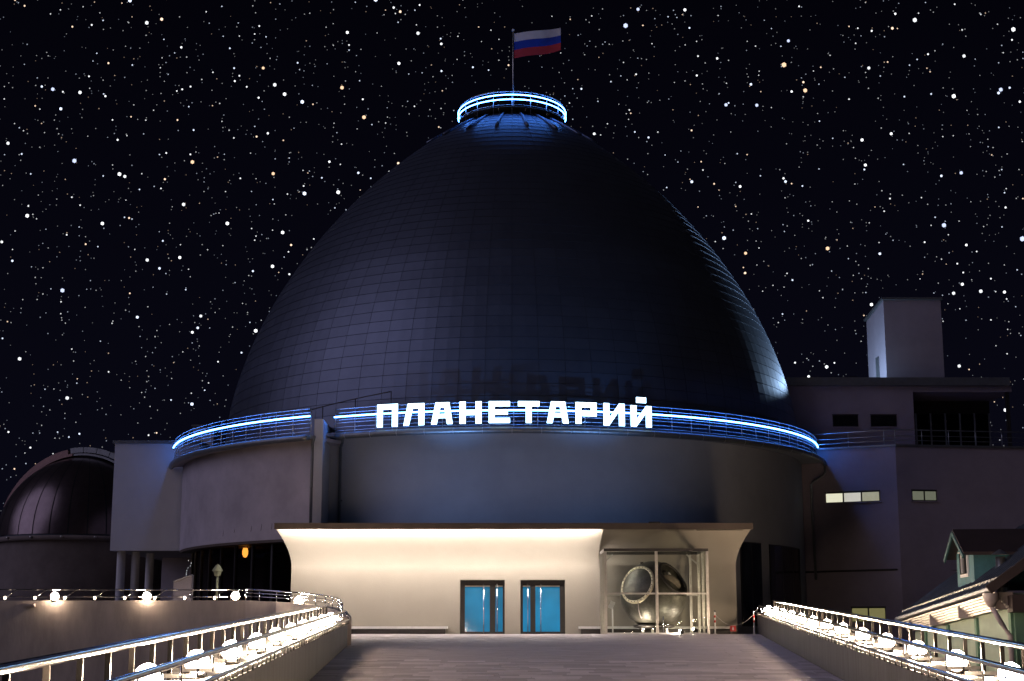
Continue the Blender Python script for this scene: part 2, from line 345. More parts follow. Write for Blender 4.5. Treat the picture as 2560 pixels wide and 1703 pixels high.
# ---- raised terrace on the left with its curved retaining wall
TZ = 1.33
tw = [(-60, 56.6), (-30, 56.3), (-14, 56.2)] + [(lambda p: (p.x, p.y))(at(px_, 1505, Y_)) for px_, Y_ in ((613, 56.0), (690, 55.6), (760, 54.2), (812, 52.0), (845, 49.9), (858, 48.7))]
twz = [1.33, 1.33, 1.33, 1.33, 1.26, 1.16, 1.02, .86, .62]
tb = MB()
for i in range(len(tw) - 1):
    (x0, y0), (x1, y1) = tw[i], tw[i+1]
    d = Vector((x1-x0, y1-y0)).normalized(); nrm = Vector((-d.y, d.x)) * .3
    d2 = d if i == len(tw) - 2 else (Vector(tw[i+2]) - Vector(tw[i+1])).normalized(); n2 = Vector((-d2.y, d2.x)) * .3
    tb.hexa([(x0,y0,GZ),(x1,y1,GZ),(x1+n2.x,y1+n2.y,GZ),(x0+nrm.x,y0+nrm.y,GZ)], [(x0,y0,twz[i]),(x1,y1,twz[i+1]),(x1+n2.x,y1+n2.y,twz[i+1]),(x0+nrm.x,y0+nrm.y,twz[i])])
trw = thing('retaining_wall', (-20, 56.3, GZ), 'long brownish rendered retaining wall below the lamp-lit terrace railing at left', 'wall')
make('wall_face', tb, M['concrete'], trw)
make('wall_vent', box(-19.4, -18.9, 56.1, 56.23, 1.1, 1.2), M['concrete'], trw)
tf = MB()
tf.add([(-80,56.9,TZ-.05),(-14,56.5,TZ-.05),(-9.9,56.5,TZ-.05),(-9.9,120,TZ-.05),(-80,120,TZ-.05)], [(0,1,2,3,4)])
make('terrace_floor', tf, M['terrace'], kind='structure')

# ================================================================== PLANETARIUM
pl = thing('planetarium', (0, 63, 0), 'white round planetarium with a tall dark egg-shaped dome and a lit entrance', 'building')
RW, RN, RG = 17.3, 18.2, 18.6                        # drum wall, neon railing, gutter radii
ZN, ZS = 10.60, 9.78                                 # neon and balcony slab heights
ph_l = phi(cyl(838, 1048, RN)); ph_r = R(73.5)
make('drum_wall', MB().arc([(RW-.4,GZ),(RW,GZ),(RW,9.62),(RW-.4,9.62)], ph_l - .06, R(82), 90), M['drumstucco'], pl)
# balcony slab and rounded gutter
make('balcony_slab', MB().arc([(16.6,9.63),(RG-.08,9.63),(RG-.08,ZS),(16.6,ZS)], ph_l - .02, R(80), 90), M['drumstucco'], pl)
gz = at(1280, 1081, DC[1] - RG).z
gut = make('gutter', MB().tube([pol(RG, lerp(ph_l + .02, R(78), i / 90), gz + .1) for i in range(91)], .15, 10), M['zinc'], pl)
for k in range(24):
    a = lerp(ph_l + .05, R(74), k / 23)
    make('gutter_clip', MB().tube([pol(RG + .16 * math.cos(t), a, gz + .1 + .16 * math.sin(t)) for t in (-1.4, -.7, 0, .7, 1.4)], .013, 5), M['railpaint'], gut)
# --- left, wider stretch of drum standing over dark glazing
RL, RLN, RLG, ZLN = 19.55, 20.05, 20.2, 10.42
pp = cyl(790, 1150, RL); ph_p = phi(pp); ph_e = R(-74.5)
zgl = cyl(611, 1111, RLG).z
make('side_drum_wall', MB().arc([(RL-.4,4.55),(RL,4.55),(RL,9.32),(RL-.4,9.32)], ph_e, ph_p, 50), M['stucco_dirty'], pl)
make('soffit', MB().arc([(15,4.42),(RL-.02,4.42),(RL-.02,4.548),(15,4.548)], ph_e, ph_p + .17, 40), M['fascia'], pl)
make('balcony_slab', MB().arc([(16.6,9.33),(RLG-.1,9.33),(RLG-.1,9.5),(16.6,9.5)], ph_e, ph_p, 50), M['stucco_dirty'], pl)
gutl = make('gutter', MB().tube([pol(RLG, lerp(ph_e - .03, ph_p, i / 50), zgl) for i in range(51)], .15, 10), M['zinc'], pl)
# pillar between the two stretches
pill = cyl(784, 1150, RL + .25); pir = at(806, 1150, pill.y)
make('pillar', MB().box(pill.x, pir.x, pill.y, pill.y + 4.4, 4.555, at(795, 1048, pill.y).z), M['stucco'], pl)
def pipe(pts, name='downpipe', r=.075, parent=pl):
    o = make(name, MB().tube(pts, r, 8), M['zinc'], parent)
    return o
q = cyl(786, 1092, RLG); q2 = cyl(781, 1110, RL + .12)
pipe([q, (q2.x, q2.y, q.z - .25), q2 + Vector((0,0,-.35)), (q2.x, q2.y, 4.6)])
q = cyl(858, 1086, RG + .02); q2 = cyl(851, 1120, RW + .12)
pipe([q, lerp(q, q2, .25) + Vector((0,0,-.25)), q2, (q2.x, q2.y, 4.4)])
q = cyl(2066, 1166, 18.4); q2 = at(2033, 1228, 79.6)
pipe([at(2062, 1166, 79.0), at(2063, 1180, 79.0), at(2058, 1188, 79.1), at(2035, 1203, 79.5), at(2027, 1213, 79.6), at(2040, 1450, 79.6)])
for px_, py_ in ((779, 1218), (851, 1252)):
    c0 = cyl(px_, py_, (RL if px_ < 800 else RW) + .12)
    make('pipe_collar', MB().lathe([(.0,-.04),(.1,-.04),(.1,.04),(.0,.04)], 10, c0), M['zinc'], pl)
for px_, py_, ln_ in ((558, 1333, .34), (586, 1327, .22), (628, 1322, .30), (653, 1319, .36), (679, 1317, .34), (733, 1310, .12)):
    p_ = cyl(px_, py_, RL + .003)
    make('drip_stain', MB().tube([p_ + Vector((.03, 0, ln_ / 2)), p_ + Vector((.012, 0, 0)), p_ - Vector((.02, 0, ln_ / 2))], [.022, .016, .007], 5), M['darkmetal'], pl)
# dark glazing beneath the side drum, with its room behind
make('glazing_back_wall', MB().arc([(14.5,TZ),(14.8,TZ),(14.8,4.4),(14.5,4.4)], ph_e, ph_p + .2, 30), M['darkmetal'], pl)
ng = 11
for k in range(ng):
    a0, a1 = lerp(ph_e + .02, ph_p + .16, k / ng), lerp(ph_e + .02, ph_p + .16, (k + 1) / ng)
    make('glazing_pane', MB().arc([(18.80,TZ),(18.82,TZ),(18.82,4.41),(18.80,4.41)], a0 + .004, a1 - .004, 4), M['smokeglass'], pl)
    make('mullion', MB().arc([(18.74,TZ),(18.9,TZ),(18.9,4.415),(18.74,4.415)], a0 - .0035, a0 + .0035, 1), M['black'], pl)
# tall dark windows low on the right of the drum
for (x0, x1, yt, yb) in ((1851, 1903, 1350, 1566), (1924, 1999, 1358, 1512)):
    pa, pb = cyl(x0, yt, RW + .05), cyl(x1, yt + (x1 - x0) * .22, RW + .05); zb = cyl(x0, yb, RW).z
    wz = lerp(pa.z, pb.z, .5)
    wn = make('window', MB().arc([(RW-.02,zb),(RW+.05,zb),(RW+.05,wz),(RW-.02,wz)], phi(pa), phi(pb), 8), M['black'], pl)
    n = 3 if x0 > 1900 else 2
    for k in range(n):
        a0, a1 = lerp(phi(pa), phi(pb), k / n) + .003, lerp(phi(pa), phi(pb), (k + 1) / n) - .003
        make('pane', MB().arc([(RW+.02,zb+.06),(RW+.062,zb+.06),(RW+.062,wz-.06),(RW+.02,wz-.06)], a0, a1, 3), M['darkglass'], wn)

# --- dome: an underlay shell carrying sheet panels
R0, Z0, HD, EA, EB = 17.15, 10.9, 21.8, 1.7058, 1.3601
def dr(z):
    t = max(0.0, (z - Z0) / HD); return R0 * max(0.0, 1 - t ** EA) ** (1 / EB)
prof = []; z = Z0; zs_ = [9.6]
zz = Z0
while zz < Z0 + HD * .985:
    zs_.append(zz); e = .02; sl_ = math.hypot(dr(zz + e) - dr(zz), e) / e
    zz += .62 / sl_
zs_.append(Z0 + HD * .985)
def drz(z): return R0 + (Z0 - z) * .10 if z < Z0 else dr(z)
dome = make('dome', MB().lathe([(drz(z) - .035, z) for z in zs_], 128, (0, 85, 0)), M['domeunder'], pl)
NCOL = 80; restp = MB(); npn = 0; rest_rows = []
for i in range(len(zs_) - 1):
    z0, z1 = zs_[i], zs_[i+1]; r0, r1 = drz(z0), drz(z1)
    nc = NCOL if r1 > 7.5 else (40 if r1 > 4.0 else 20)
    da = 2 * math.pi / nc; ga = .010 / max(r1, 1); gp = .02
    d = Vector((r1 - r0, z1 - z0)).normalized()
    a0, b0 = (r0 + d.x * gp / 2, z0 + d.y * gp / 2), (r1 - d.x * gp / 2, z1 - d.y * gp / 2)
    nx = Vector((d.y, -d.x)) * .018
    # lower edge stands a little prouder than the upper one, like lapped sheets
    pf = [(a0[0], a0[1]), (a0[0] + nx.x, a0[1] + nx.y), (b0[0] + nx.x * .35, b0[1] + nx.y * .35), (b0[0] - nx.x * .3, b0[1] - nx.y * .3)]
    seg = MB().arc(pf, -da / 2 + ga, da / 2 - ga, 2, c=(0, 0))
    me = None
    for k in range(nc):
        a = (k + .5) * da; a = (a + math.pi) % (2 * math.pi) - math.pi
        if 6 <= i <= 16 and abs(a) < 1.08 and npn < 300:
            if me is None:
                me = bpy.data.meshes.new('panel'); me.from_pydata(seg.v, [], seg.f); me.materials.append(M['dome'])
            o = bpy.data.objects.new('panel', me); C.objects.link(o); o.parent = dome
            o.location = (0, 85 - 63, 0); o.rotation_euler = (0, 0, a); npn += 1
        else:
            ca, sa = math.cos(a), math.sin(a)
            restp.add([(x * ca - y * sa, 85 + x * sa + y * ca, z_) for x, y, z_ in seg.v], seg.f)
make('dome_panels', restp, M['dome'], dome, kind='stuff')
# ribs near the crown and the cap
for k in range(20):
    a = (k + .5) * 2 * math.pi / 20
    pts = [pol(dr(z) + .06, a, z + .03) for z in np.linspace(29.6, Z0 + HD * .985, 8)]
    make('rib', MB().tube(pts, [.10, .10, .09, .09, .08, .07, .06, .05], 6), M['dome'], dome)
ZC = zs_[-1]
make('crown_cap', MB().lathe([(0, .32), (1.0, .3), (dr(ZC) + .05, .0), (dr(ZC) + .05, -.25)], 32, (0, 85, ZC)), M['zinc'], dome)
# --- blue-lit railings
def ring_rail(parent, rad, a0, a1, zn, offs, npost, zb, zt, nm='balcony_railing', neon='neon', n=90, neon_off=(0.0,), closed=False, r=.018, rn=.036):
    rt = make(nm, MB().tube([pol(rad, lerp(a0, a1, i / n), zt) for i in range(n + (0 if closed else 1))], r * 1.25, 7, closed), M['railpaint'], parent)
    for of in offs:
        make('rail', MB().tube([pol(rad, lerp(a0, a1, i / n), zn + of) for i in range(n + (0 if closed else 1))], r, 6, closed), M['railpaint'], rt)
    for of in neon_off:
        if not closed: make('neon_shield', MB().arc([(rad + .012, zn + of - .075), (rad + .024, zn + of - .075), (rad + .024, zn + of + .075), (rad + .012, zn + of + .075)], a0, a1, n), M['darkmetal'], rt)  # dark strip added behind the tube to keep its light off the dome
        make('neon_tube', MB().tube([pol(rad + .07, lerp(a0, a1, i / n), zn + of) for i in range(n + (0 if closed else 1))], rn, 7, closed), M[neon], rt)
    for k in range(npost):
        a = lerp(a0, a1, k / npost if closed else k / (npost - 1))
        make('post', MB().tube([pol(rad - .03, a, zb), pol(rad - .03, a, zt)], r * 1.3, 6), M['railpaint'], rt)
    return rt
ring_rail(pl, RN, ph_l, R(77), ZN, (.2, -.16, -.31, -.53, -.7), 30, ZS, ZN + .40)
ring_rail(pl, RLN, ph_e + .0, ph_p, ZLN, (.2, -.17, -.34, -.56, -.75), 15, 9.5, ZLN + .38, n=50)
a_ = [pol(RLN + .07, ph_p, ZLN), pol(19.6, ph_p + .02, ZLN + .01), pol(18.9, ph_p + .03, ZLN + .05), pol(RN + .07, ph_l - .004, ZN)]
ZK = at(1280, 290, 85).z
crown = ring_rail(pl, 3.36, 0, 2 * math.pi, ZK, (-.55, .34), 18, ZK - 1.15, ZK + .3, 'crown_railing', 'crownneon', 64, (0.08, -.22), True, .016, .032)
make('crown_deck', MB().lathe([(1.2, -.72), (3.42, -.72), (3.42, -.66), (1.2, -.66)], 48, (0, 85, ZK)), M['darkmetal'], crown)
for k in range(12):
    a = (k + .5) * math.pi / 6
    make('strut', MB().tube([pol(3.36, a, ZK - .7), pol(2.4, a, ZK - 1.15)], .02, 5), M['railpaint'], crown)
# maintenance handrail on the dome
make('service_rail', MB().tube([pol(dr(11.4) + .75, lerp(-.62, -.34, t / 10), 11.15 + .06 * t) for t in range(11)], .03, 6), M['darkmetal'], pl)
for t in (2, 6, 10):
    make('service_rail_post', MB().tube([pol(dr(11.4) + .75, lerp(-.62, -.34, t / 10), 9.8), pol(dr(11.4) + .75, lerp(-.62, -.34, t / 10), 11.15 + .06 * t)], .025, 6), M['darkmetal'], pl)

# --- flared entrance front
YF = 61.5
lev = [(-.3, 0, 0), (2.9, 0, 0)] + [(lerp(2.9, 4.52, t), .60 * t ** 1.75, 1.0 * t ** 1.85) for t in [i / 26 for i in range(1, 27)]]
XL, XR = at(727, 1480, YF).x, at(1841, 1480, YF).x
DOORS = ((1150, 1262), (1301, 1413)); DZ = at(1200, 1450, YF).z
hb = MB()
cols = [XL] + [at(p, 1500, YF).x for d in DOORS for p in d] + [XR]
dx = cols[1:5]
for i in range(len(lev) - 1):
    (z0, s0, f0), (z1, s1, f1) = lev[i], lev[i+1]
    y0, y1 = YF - f0, YF - f1
    if i == 0:
        for a, b, hole in ((XL, dx[0], 0), (dx[0], dx[1], 1), (dx[1], dx[2], 0), (dx[2], dx[3], 1), (dx[3], XR, 0)):
            zb = DZ if hole else z0
            hb.add([(a,y0,zb),(b,y0,zb),(b,y1,z1),(a,y1,z1)], [(0,1,2,3)])
    else:
        hb.add([(XL-s0,y0,z0),(XR+s0,y0,z0),(XR+s1,y1,z1),(XL-s1,y1,z1)], [(0,1,2,3)], False)
    hb.add([(XL-s0,y0,z0),(XL-s1,y1,z1),(XL-s1,69,z1),(XL-s0,69,z0)], [(0,1,2,3)], False)
    hb.add([(XR+s0,y0,z0),(XR+s0,69,z0),(XR+s1,69,z1),(XR+s1,y1,z1)], [(0,1,2,3)], False)
# door reveals
for a, b in ((dx[0], dx[1]), (dx[2], dx[3])):
    hb.add([(a,YF,-.3),(a,YF,DZ),(a,YF+.4,DZ),(a,YF+.4,-.3)], [(0,1,2,3)]); hb.add([(b,YF,-.3),(b,YF+.4,-.3),(b,YF+.4,DZ),(b,YF,DZ)], [(0,1,2,3)])
    hb.add([(a,YF,DZ),(b,YF,DZ),(b,YF+.4,DZ),(a,YF+.4,DZ)], [(0,1,2,3)])
ent = make('entrance_front', hb, M['facade'], pl)
for p_ in ent.data.polygons: p_.use_smooth = False
LY = YF - 1.0
make('canopy_fascia', MB().box(XL - .60, XR + .60, LY - .20, LY - .15, 4.43, 4.70), M['fascia'], pl)
make('canopy_roof', MB().box(XL - .60, XR + .60, LY - .149, 68.6, 4.53, 4.68), M['fascia'], pl)
xs = at(1503, 1330, LY).x
make('cove_light', MB().box(XL - .35, xs - .15, LY - .13, LY - .09, 4.455, 4.485), M['cove'], pl)
# fin closing the lit cove
fb = MB()
for i in range(1, len(lev) - 1):
    (z0, s0, f0), (z1, s1, f1) = lev[i], lev[i+1]
    y0, y1 = YF - f0, YF - f1; t0, t1 = .03 + f0 * .12, .03 + f1 * .12
    xa = xs - .14 + s0 * .35; xb_ = xs - .14 + s1 * .35
    fb.hexa([(xa,y0-t0,z0),(xa+.06,y0-t0,z0),(xa+.06,y0+.03,z0),(xa,y0+.03,z0)], [(xb_,y1-t1,z1-.03 if i == len(lev)-2 else z1),(xb_+.06,y1-t1,z1-.03 if i == len(lev)-2 else z1),(xb_+.06,y1+.03,z1),(xb_,y1+.03,z1)])
make('cove_fin', fb, M['facade'], pl)
# soffit boards over the capsule bay
for k, (x0_, x1_) in enumerate(((1512, 1660), (1668, 1735), (1742, 1858))):
    make('soffit_board', MB().box(at(x0_, 1330, LY).x, at(x1_, 1330, LY).x, LY + .02, LY + .5, 4.40 - .01 * k, 4.44 - .01 * k), M['facade'], pl)
# low benches
def bench(x0, x1):
    b = make('bench', MB().box(at(x0, 1571, YF).x, at(x1, 1571, YF).x, YF - .42, YF - .002, at(1000, 1574, YF).z + .03, at(1000, 1569, YF).z + .05), M['white'], pl)
    make('bench_support', MB().box(at(x0, 1571, YF).x + .1, at(x1, 1571, YF).x - .1, YF - .2, YF - .003, .0, at(1000, 1574, YF).z + .028), M['darkmetal'], b)
bench(866, 1120); bench(1446, 1830)
make('plinth', MB().box(XL + .02, dx[0] - .02, YF - .03, YF - .001, -.02, .12), M['facade'], pl)
# --- doors: each a dark frame with a wide and a narrow glazed leaf
for di, (pa, pb) in enumerate(DOORS):
    a, b = dx[2*di] + .004, dx[2*di+1] - .004; wdt = b - a; Y0 = YF + .14
    g = lambda u: lerp(a, b, u)
    # leaf pane limits as fractions of the opening
    panes = ((.105, .665), (.79, .955)) if di == 0 else ((.055, .22), (.335, .885))
    fr = MB()
    zt = DZ - .004; zp = DZ - .24; zq = .10
    cuts = [0.0]
    for u0, u1 in panes: cuts += [u0, u1]
    cuts.append(1.0)
    for k in range(0, len(cuts), 2): fr.box(g(cuts[k]), g(cuts[k+1]), Y0, Y0 + .1, .0, zt)
    for u0, u1 in panes: fr.box(g(u0) + .0005, g(u1) - .0005, Y0 + .002, Y0 + .098, zp, zt - .002); fr.box(g(u0) + .0005, g(u1) - .0005, Y0 + .002, Y0 + .098, .0, zq)
    dr_ = make('door', fr, M['black'], pl)
    for u0, u1 in panes:
        make('pane', MB().box(g(u0) + .001, g(u1) - .001, Y0 + .05, Y0 + .06, zq + .001, zp - .001), M['bluepane'], dr_)
        make('pane_bead', MB().box(g(u0) + .002, g(u1) - .002, Y0 + .02, Y0 + .048, zp - .05, zp - .002), M['hatchring'], dr_)
    for u in ((.53, .83) if di == 0 else (.165, .455)):
        h = make('handle', MB().tube([(g(u), Y0 - .07, .03), (g(u), Y0 - .07, DZ - .17)], .022, 8), M['steel'], dr_)
        for zz_ in (.3, DZ - .45): h2 = make('handle_fixing', MB().tube([(g(u), Y0 - .07, zz_), (g(u), Y0 + .001, zz_)], .012, 6), M['steel'], dr_)
# floodlights on the canopy roof: they wash the drum and throw the shadow of the sign onto the dome
for cx_, lab in ((at(1636, 1318, LY).x, 'flat black floodlight on the canopy edge above the glass case'), (-4.4, 'flat black floodlight on the canopy roof above the left wall')):
    Yc = LY + (.0 if cx_ > 0 else .9)
    cf = thing('canopy_floodlight', (cx_, Yc, 4.685), lab, 'floodlight', 'floodlights on the canopy roof')
    make('housing', MB().box(cx_ - .24, cx_ + .24, Yc - .1, Yc + .14, 4.705, 4.76), M['black'], cf)
    make('foot', MB().box(cx_ - .1, cx_ + .1, Yc - .05, Yc + .08, 4.682, 4.704), M['darkmetal'], cf)
    for en_, ss_, tz_, co_ in ((330, 120, 10.5, (.20, .45, 1.0)), (3000, 56, 15.5, (.16, .42, 1.0))):
        d_ = bpy.data.lights.new('canopy_beam', 'SPOT'); d_.energy = en_; d_.color = co_; d_.spot_size = R(ss_); d_.spot_blend = 1.0; d_.shadow_soft_size = .06
        o = bpy.data.objects.new('canopy_beam', d_); C.objects.link(o); o.location = (cx_, Yc + .05, 4.84)
        o.rotation_euler = (Vector((cx_ * .55, 68, tz_)) - o.location).to_track_quat('-Z', 'Y').to_euler()

# ================================================================== SIGN LETTERS
sg = thing('sign', (0, 66, 9.8), 'curved row of glowing white capital letters spelling ПЛАНЕТАРИЙ on the balcony railing', 'sign')
S_ = .27                                             # stroke as a fraction of the letter width
def strokes(ch):
    s = S_; t = .23
    if ch == 'П': return [[(0,0),(s,0),(s,1),(0,1)], [(1-s,0),(1,0),(1,1),(1-s,1)], [(s,1-t),(1-s,1-t),(1-s,1),(s,1)]]
    if ch == 'Л': return [[(0,0),(s*.95,0),(.44,1-t),(.44,1),(.20,1)], [(1-s,0),(1,0),(1,1),(1-s,1)], [(.44,1-t),(1-s,1-t),(1-s,1),(.44,1)]]
    if ch == 'А': return [[(0,0),(s*.95,0),(.42,1-t),(.42,1),(.2,1)], [(1-s*.95,0),(1,0),(.84,1),(.60,1),(.60,1-t)], [(.42,1-t),(.60,1-t),(.60,1),(.42,1)], [(.275,.28),(.725,.28),(.685,.47),(.325,.47)]]
    if ch == 'Н': return [[(0,0),(s,0),(s,1),(0,1)], [(1-s,0),(1,0),(1,1),(1-s,1)], [(s,.385),(1-s,.385),(1-s,.615),(s,.615)]]
    if ch == 'Е': return [[(0,0),(s,0),(s,1),(0,1)], [(s,0),(1,0),(1,t),(s,t)], [(s,.385),(.9,.385),(.9,.615),(s,.615)], [(s,1-t),(1,1-t),(1,1),(s,1)]]
    if ch == 'Т': return [[(0,1-t),(1,1-t),(1,1),(0,1)], [(.5-s/2,0),(.5+s/2,0),(.5+s/2,1-t),(.5-s/2,1-t)]]
    if ch == 'Р': return [[(0,0),(s,0),(s,1),(0,1)], [(s,1-t),(1,1-t),(1,1),(s,1)], [(s,.36),(1,.36),(1,.36+t*.9),(s,.36+t*.9)], [(1-s,.36+t*.9),(1,.36+t*.9),(1,1-t),(1-s,1-t)]]
    if ch in 'ИЙ':
        r = [[(0,0),(s,0),(s,1),(0,1)], [(1-s,0),(1,0),(1,1),(1-s,1)], [(s,.02),(s,.34),(1-s,.98),(1-s,.66)]]
        r[2] = [(s,.02),(1-s,.66),(1-s,.98),(s,.34)]
        if ch == 'Й': r.append([(.27,1.14),(.74,1.14),(.74,1.40),(.27,1.40)])
        return r
LET = [('П',248,382,240,388),('Л',420,555,235,378),('А',600,740,228,370),('Н',785,928,222,366),('Е',975,1113,220,362),('Т',1165,1305,220,362),('А',1352,1495,222,364),('Р',1540,1677,228,368),('И',1722,1860,235,380),('Й',1900,2035,250,388)]
RS = RN + .33
for ch, x0, x1, y0, y1 in LET:
    X0, X1, Y0, Y1 = 850 + x0 / 2.619, 850 + x1 / 2.619, 920 + y0 / 2.619, 920 + y1 / 2.619
    pc = cyl((X0 + X1) / 2, (Y0 + Y1) / 2, RS); a = phi(pc)
    zt, zb = cyl((X0 + X1) / 2, Y0, RS).z, cyl((X0 + X1) / 2, Y1, RS).z
    pw = (cyl(X1, Y1, RS) - cyl(X0, Y1, RS)).length; ux = Vector((math.cos(a), math.sin(a), 0)); uy = Vector((math.sin(a), -math.cos(a), 0))
    def P3(u, v, d): return Vector((pc.x, pc.y, 0)) + ux * (u - .5) * pw + uy * d + Vector((0, 0, zb + v * (zt - zb)))
    face, back = MB(), MB()
    for poly in strokes(ch):
        n = len(poly)
        back.add([P3(u, v, .068) for u, v in poly] + [P3(u, v, .0) for u, v in poly], [tuple(range(n)), tuple(range(2*n-1, n-1, -1))] + [(i, i + n, (i + 1) % n + n, (i + 1) % n) for i in range(n)])
        face.add([P3(u, v, .10) for u, v in poly] + [P3(u, v, .070) for u, v in poly], [tuple(range(n)), tuple(range(2*n-1, n-1, -1))] + [(i, i + n, (i + 1) % n + n, (i + 1) % n) for i in range(n)])
    lo = make('letter', back, M['darkmetal'], sg)
    make('letter_face', face, M['letter'], lo)
    for u in (.15, .85):
        make('letter_bracket', MB().bar(P3(u, .12, -.005), P3(u, .12, -.30), .03, .03), M['darkmetal'], lo)
        make('letter_bracket', MB().bar(P3(u, .82, -.005), P3(u, .82, -.30), .03, .03), M['darkmetal'], lo)

# ================================================================== FLAG
fp = at(1283, 240, 85)
fl = thing('flagpole', (fp.x, 85, ZC + .3), 'slim pole on the dome top flying a white, blue and red striped flag', 'flag')
ztop = at(1283, 79, 85).z
make('pole', MB().tube([(fp.x, 85, ZC + .25), (fp.x, 85, ztop)], .045, 8), M['steelsatin'], fl)
make('finial', MB().lathe([(0, .2), (.08, .14), (.08, .04), (0, 0)], 10, (fp.x, 85, ztop)), M['white'], fl)
FW = at(1402, 100, 85).x - fp.x - .06
def flagpt(u, v):
    x = fp.x + .06 + FW * u
    zt0, zb0 = at(1283, 84.5, 85).z, at(1283, 146, 85).z
    rise = (at(1283, 68, 85).z - zt0) * (u ** 1.1) + .02 * math.sin(u * 7)
    return Vector((x, 85 - .16 * math.sin(u * 5.2 + v) * u, lerp(zt0, zb0, v) + rise * lerp(1, 1.25, v)))
for k, mn in enumerate(('flagwhite', 'flagblue', 'flagred')):
    b = MB(); nu = 22; vs = []
    for d in (0, .02):
        for i in range(nu + 1):
            for j in range(4): vs.append(flagpt(i / nu, (k + j / 3) / 3) + Vector((0, d, 0)))
    fs = []; N1 = (nu + 1) * 4
    for i in range(nu):
        for j in range(3):
            q = i * 4 + j; fs.append((q, q + 4, q + 5, q + 1)); fs.append((N1 + q, N1 + q + 1, N1 + q + 5, N1 + q + 4))
    make('flag_stripe', b.add(vs, fs, True), M[mn], fl, label=('white top stripe', 'dark blue middle stripe', 'red bottom stripe')[k])

# ================================================================== RAMP PARAPETS, RAILINGS AND FLOODLIGHTS
# a parapet runs along a sloped line; u = outwards from its inner face, h = height above the line of its foot
class Side:
    def __init__(s, sign, far, slope_x, slope_z, near):
        s.sign, s.far, s.sx, s.sz, s.near = sign, far, slope_x, slope_z, near
    def p(s, Y, u, h):
        d = s.far[1] - Y
        return Vector((s.far[0] - s.sx * d + s.sign * u, Y, s.far[2] - s.sz * d + h))
LS = Side(-1, (-5.60, 48.4, -.43), -.061, .029, 8.5)
RS_ = Side(1, (10.30, 59.6, -.06), .101, .034, 11.0)
def cutbar(S, u0, u1, h0, h1, y0, y1, drop=None):
    b = MB(); A = [S.p(y0, u0, h0), S.p(y0, u1, h0), S.p(y1, u1, h0), S.p(y1, u0, h0)]; T = [S.p(y0, u0, h1), S.p(y0, u1, h1), S.p(y1, u1, h1), S.p(y1, u0, h1)]
    if drop is not None:
        for v in A: v.z = drop
    if S.sign < 0: A = [A[1], A[0], A[3], A[2]]; T = [T[1], T[0], T[3], T[2]]
    return b.hexa(A, T)
# one floodlight: round housing tilted towards the ramp, glowing lens, yoke and foot
def make_flood(lensmat='lens', s=1.0):
    t = thing('floodlight', (0, 0, 0), '', 'floodlight')
    ax = Vector((0, -.80, .60)).normalized(); c0 = Vector((0, 0, .17))
    make('housing', MB().lathe([(0, -.13), (.11 * s, -.13), (.165 * s, -.03), (.17 * s, .015), (.150 * s, .016), (.148 * s, -.005)], 20, c0, ax), M['black'], t)
    make('lens', MB().lathe([(.120 * s, .0), (.148 * s, .05), (.155 * s, .10), (.135 * s, .16), (.09 * s, .20), (.04 * s, .215), (0, .22)], 16, c0, ax), M[lensmat], t)
    make('yoke', MB().tube([(-.185, 0, .17), (-.185, 0, .02), (.185, 0, .02), (.185, 0, .17)], .014, 6), M['darkmetal'], t)
    make('foot', MB().box(-.09, .09, -.07, .07, 0, .02), M['darkmetal'], t)
    return t
flood = make_flood(); flood_used = [False]
def place_flood(loc, rotz, label, group):
    o = flood if not flood_used[0] else copy_tree(flood)
    flood_used[0] = True
    o.location = loc; o.rotation_euler = (0, 0, rotz); o['label'] = label; o['group'] = group
    return o
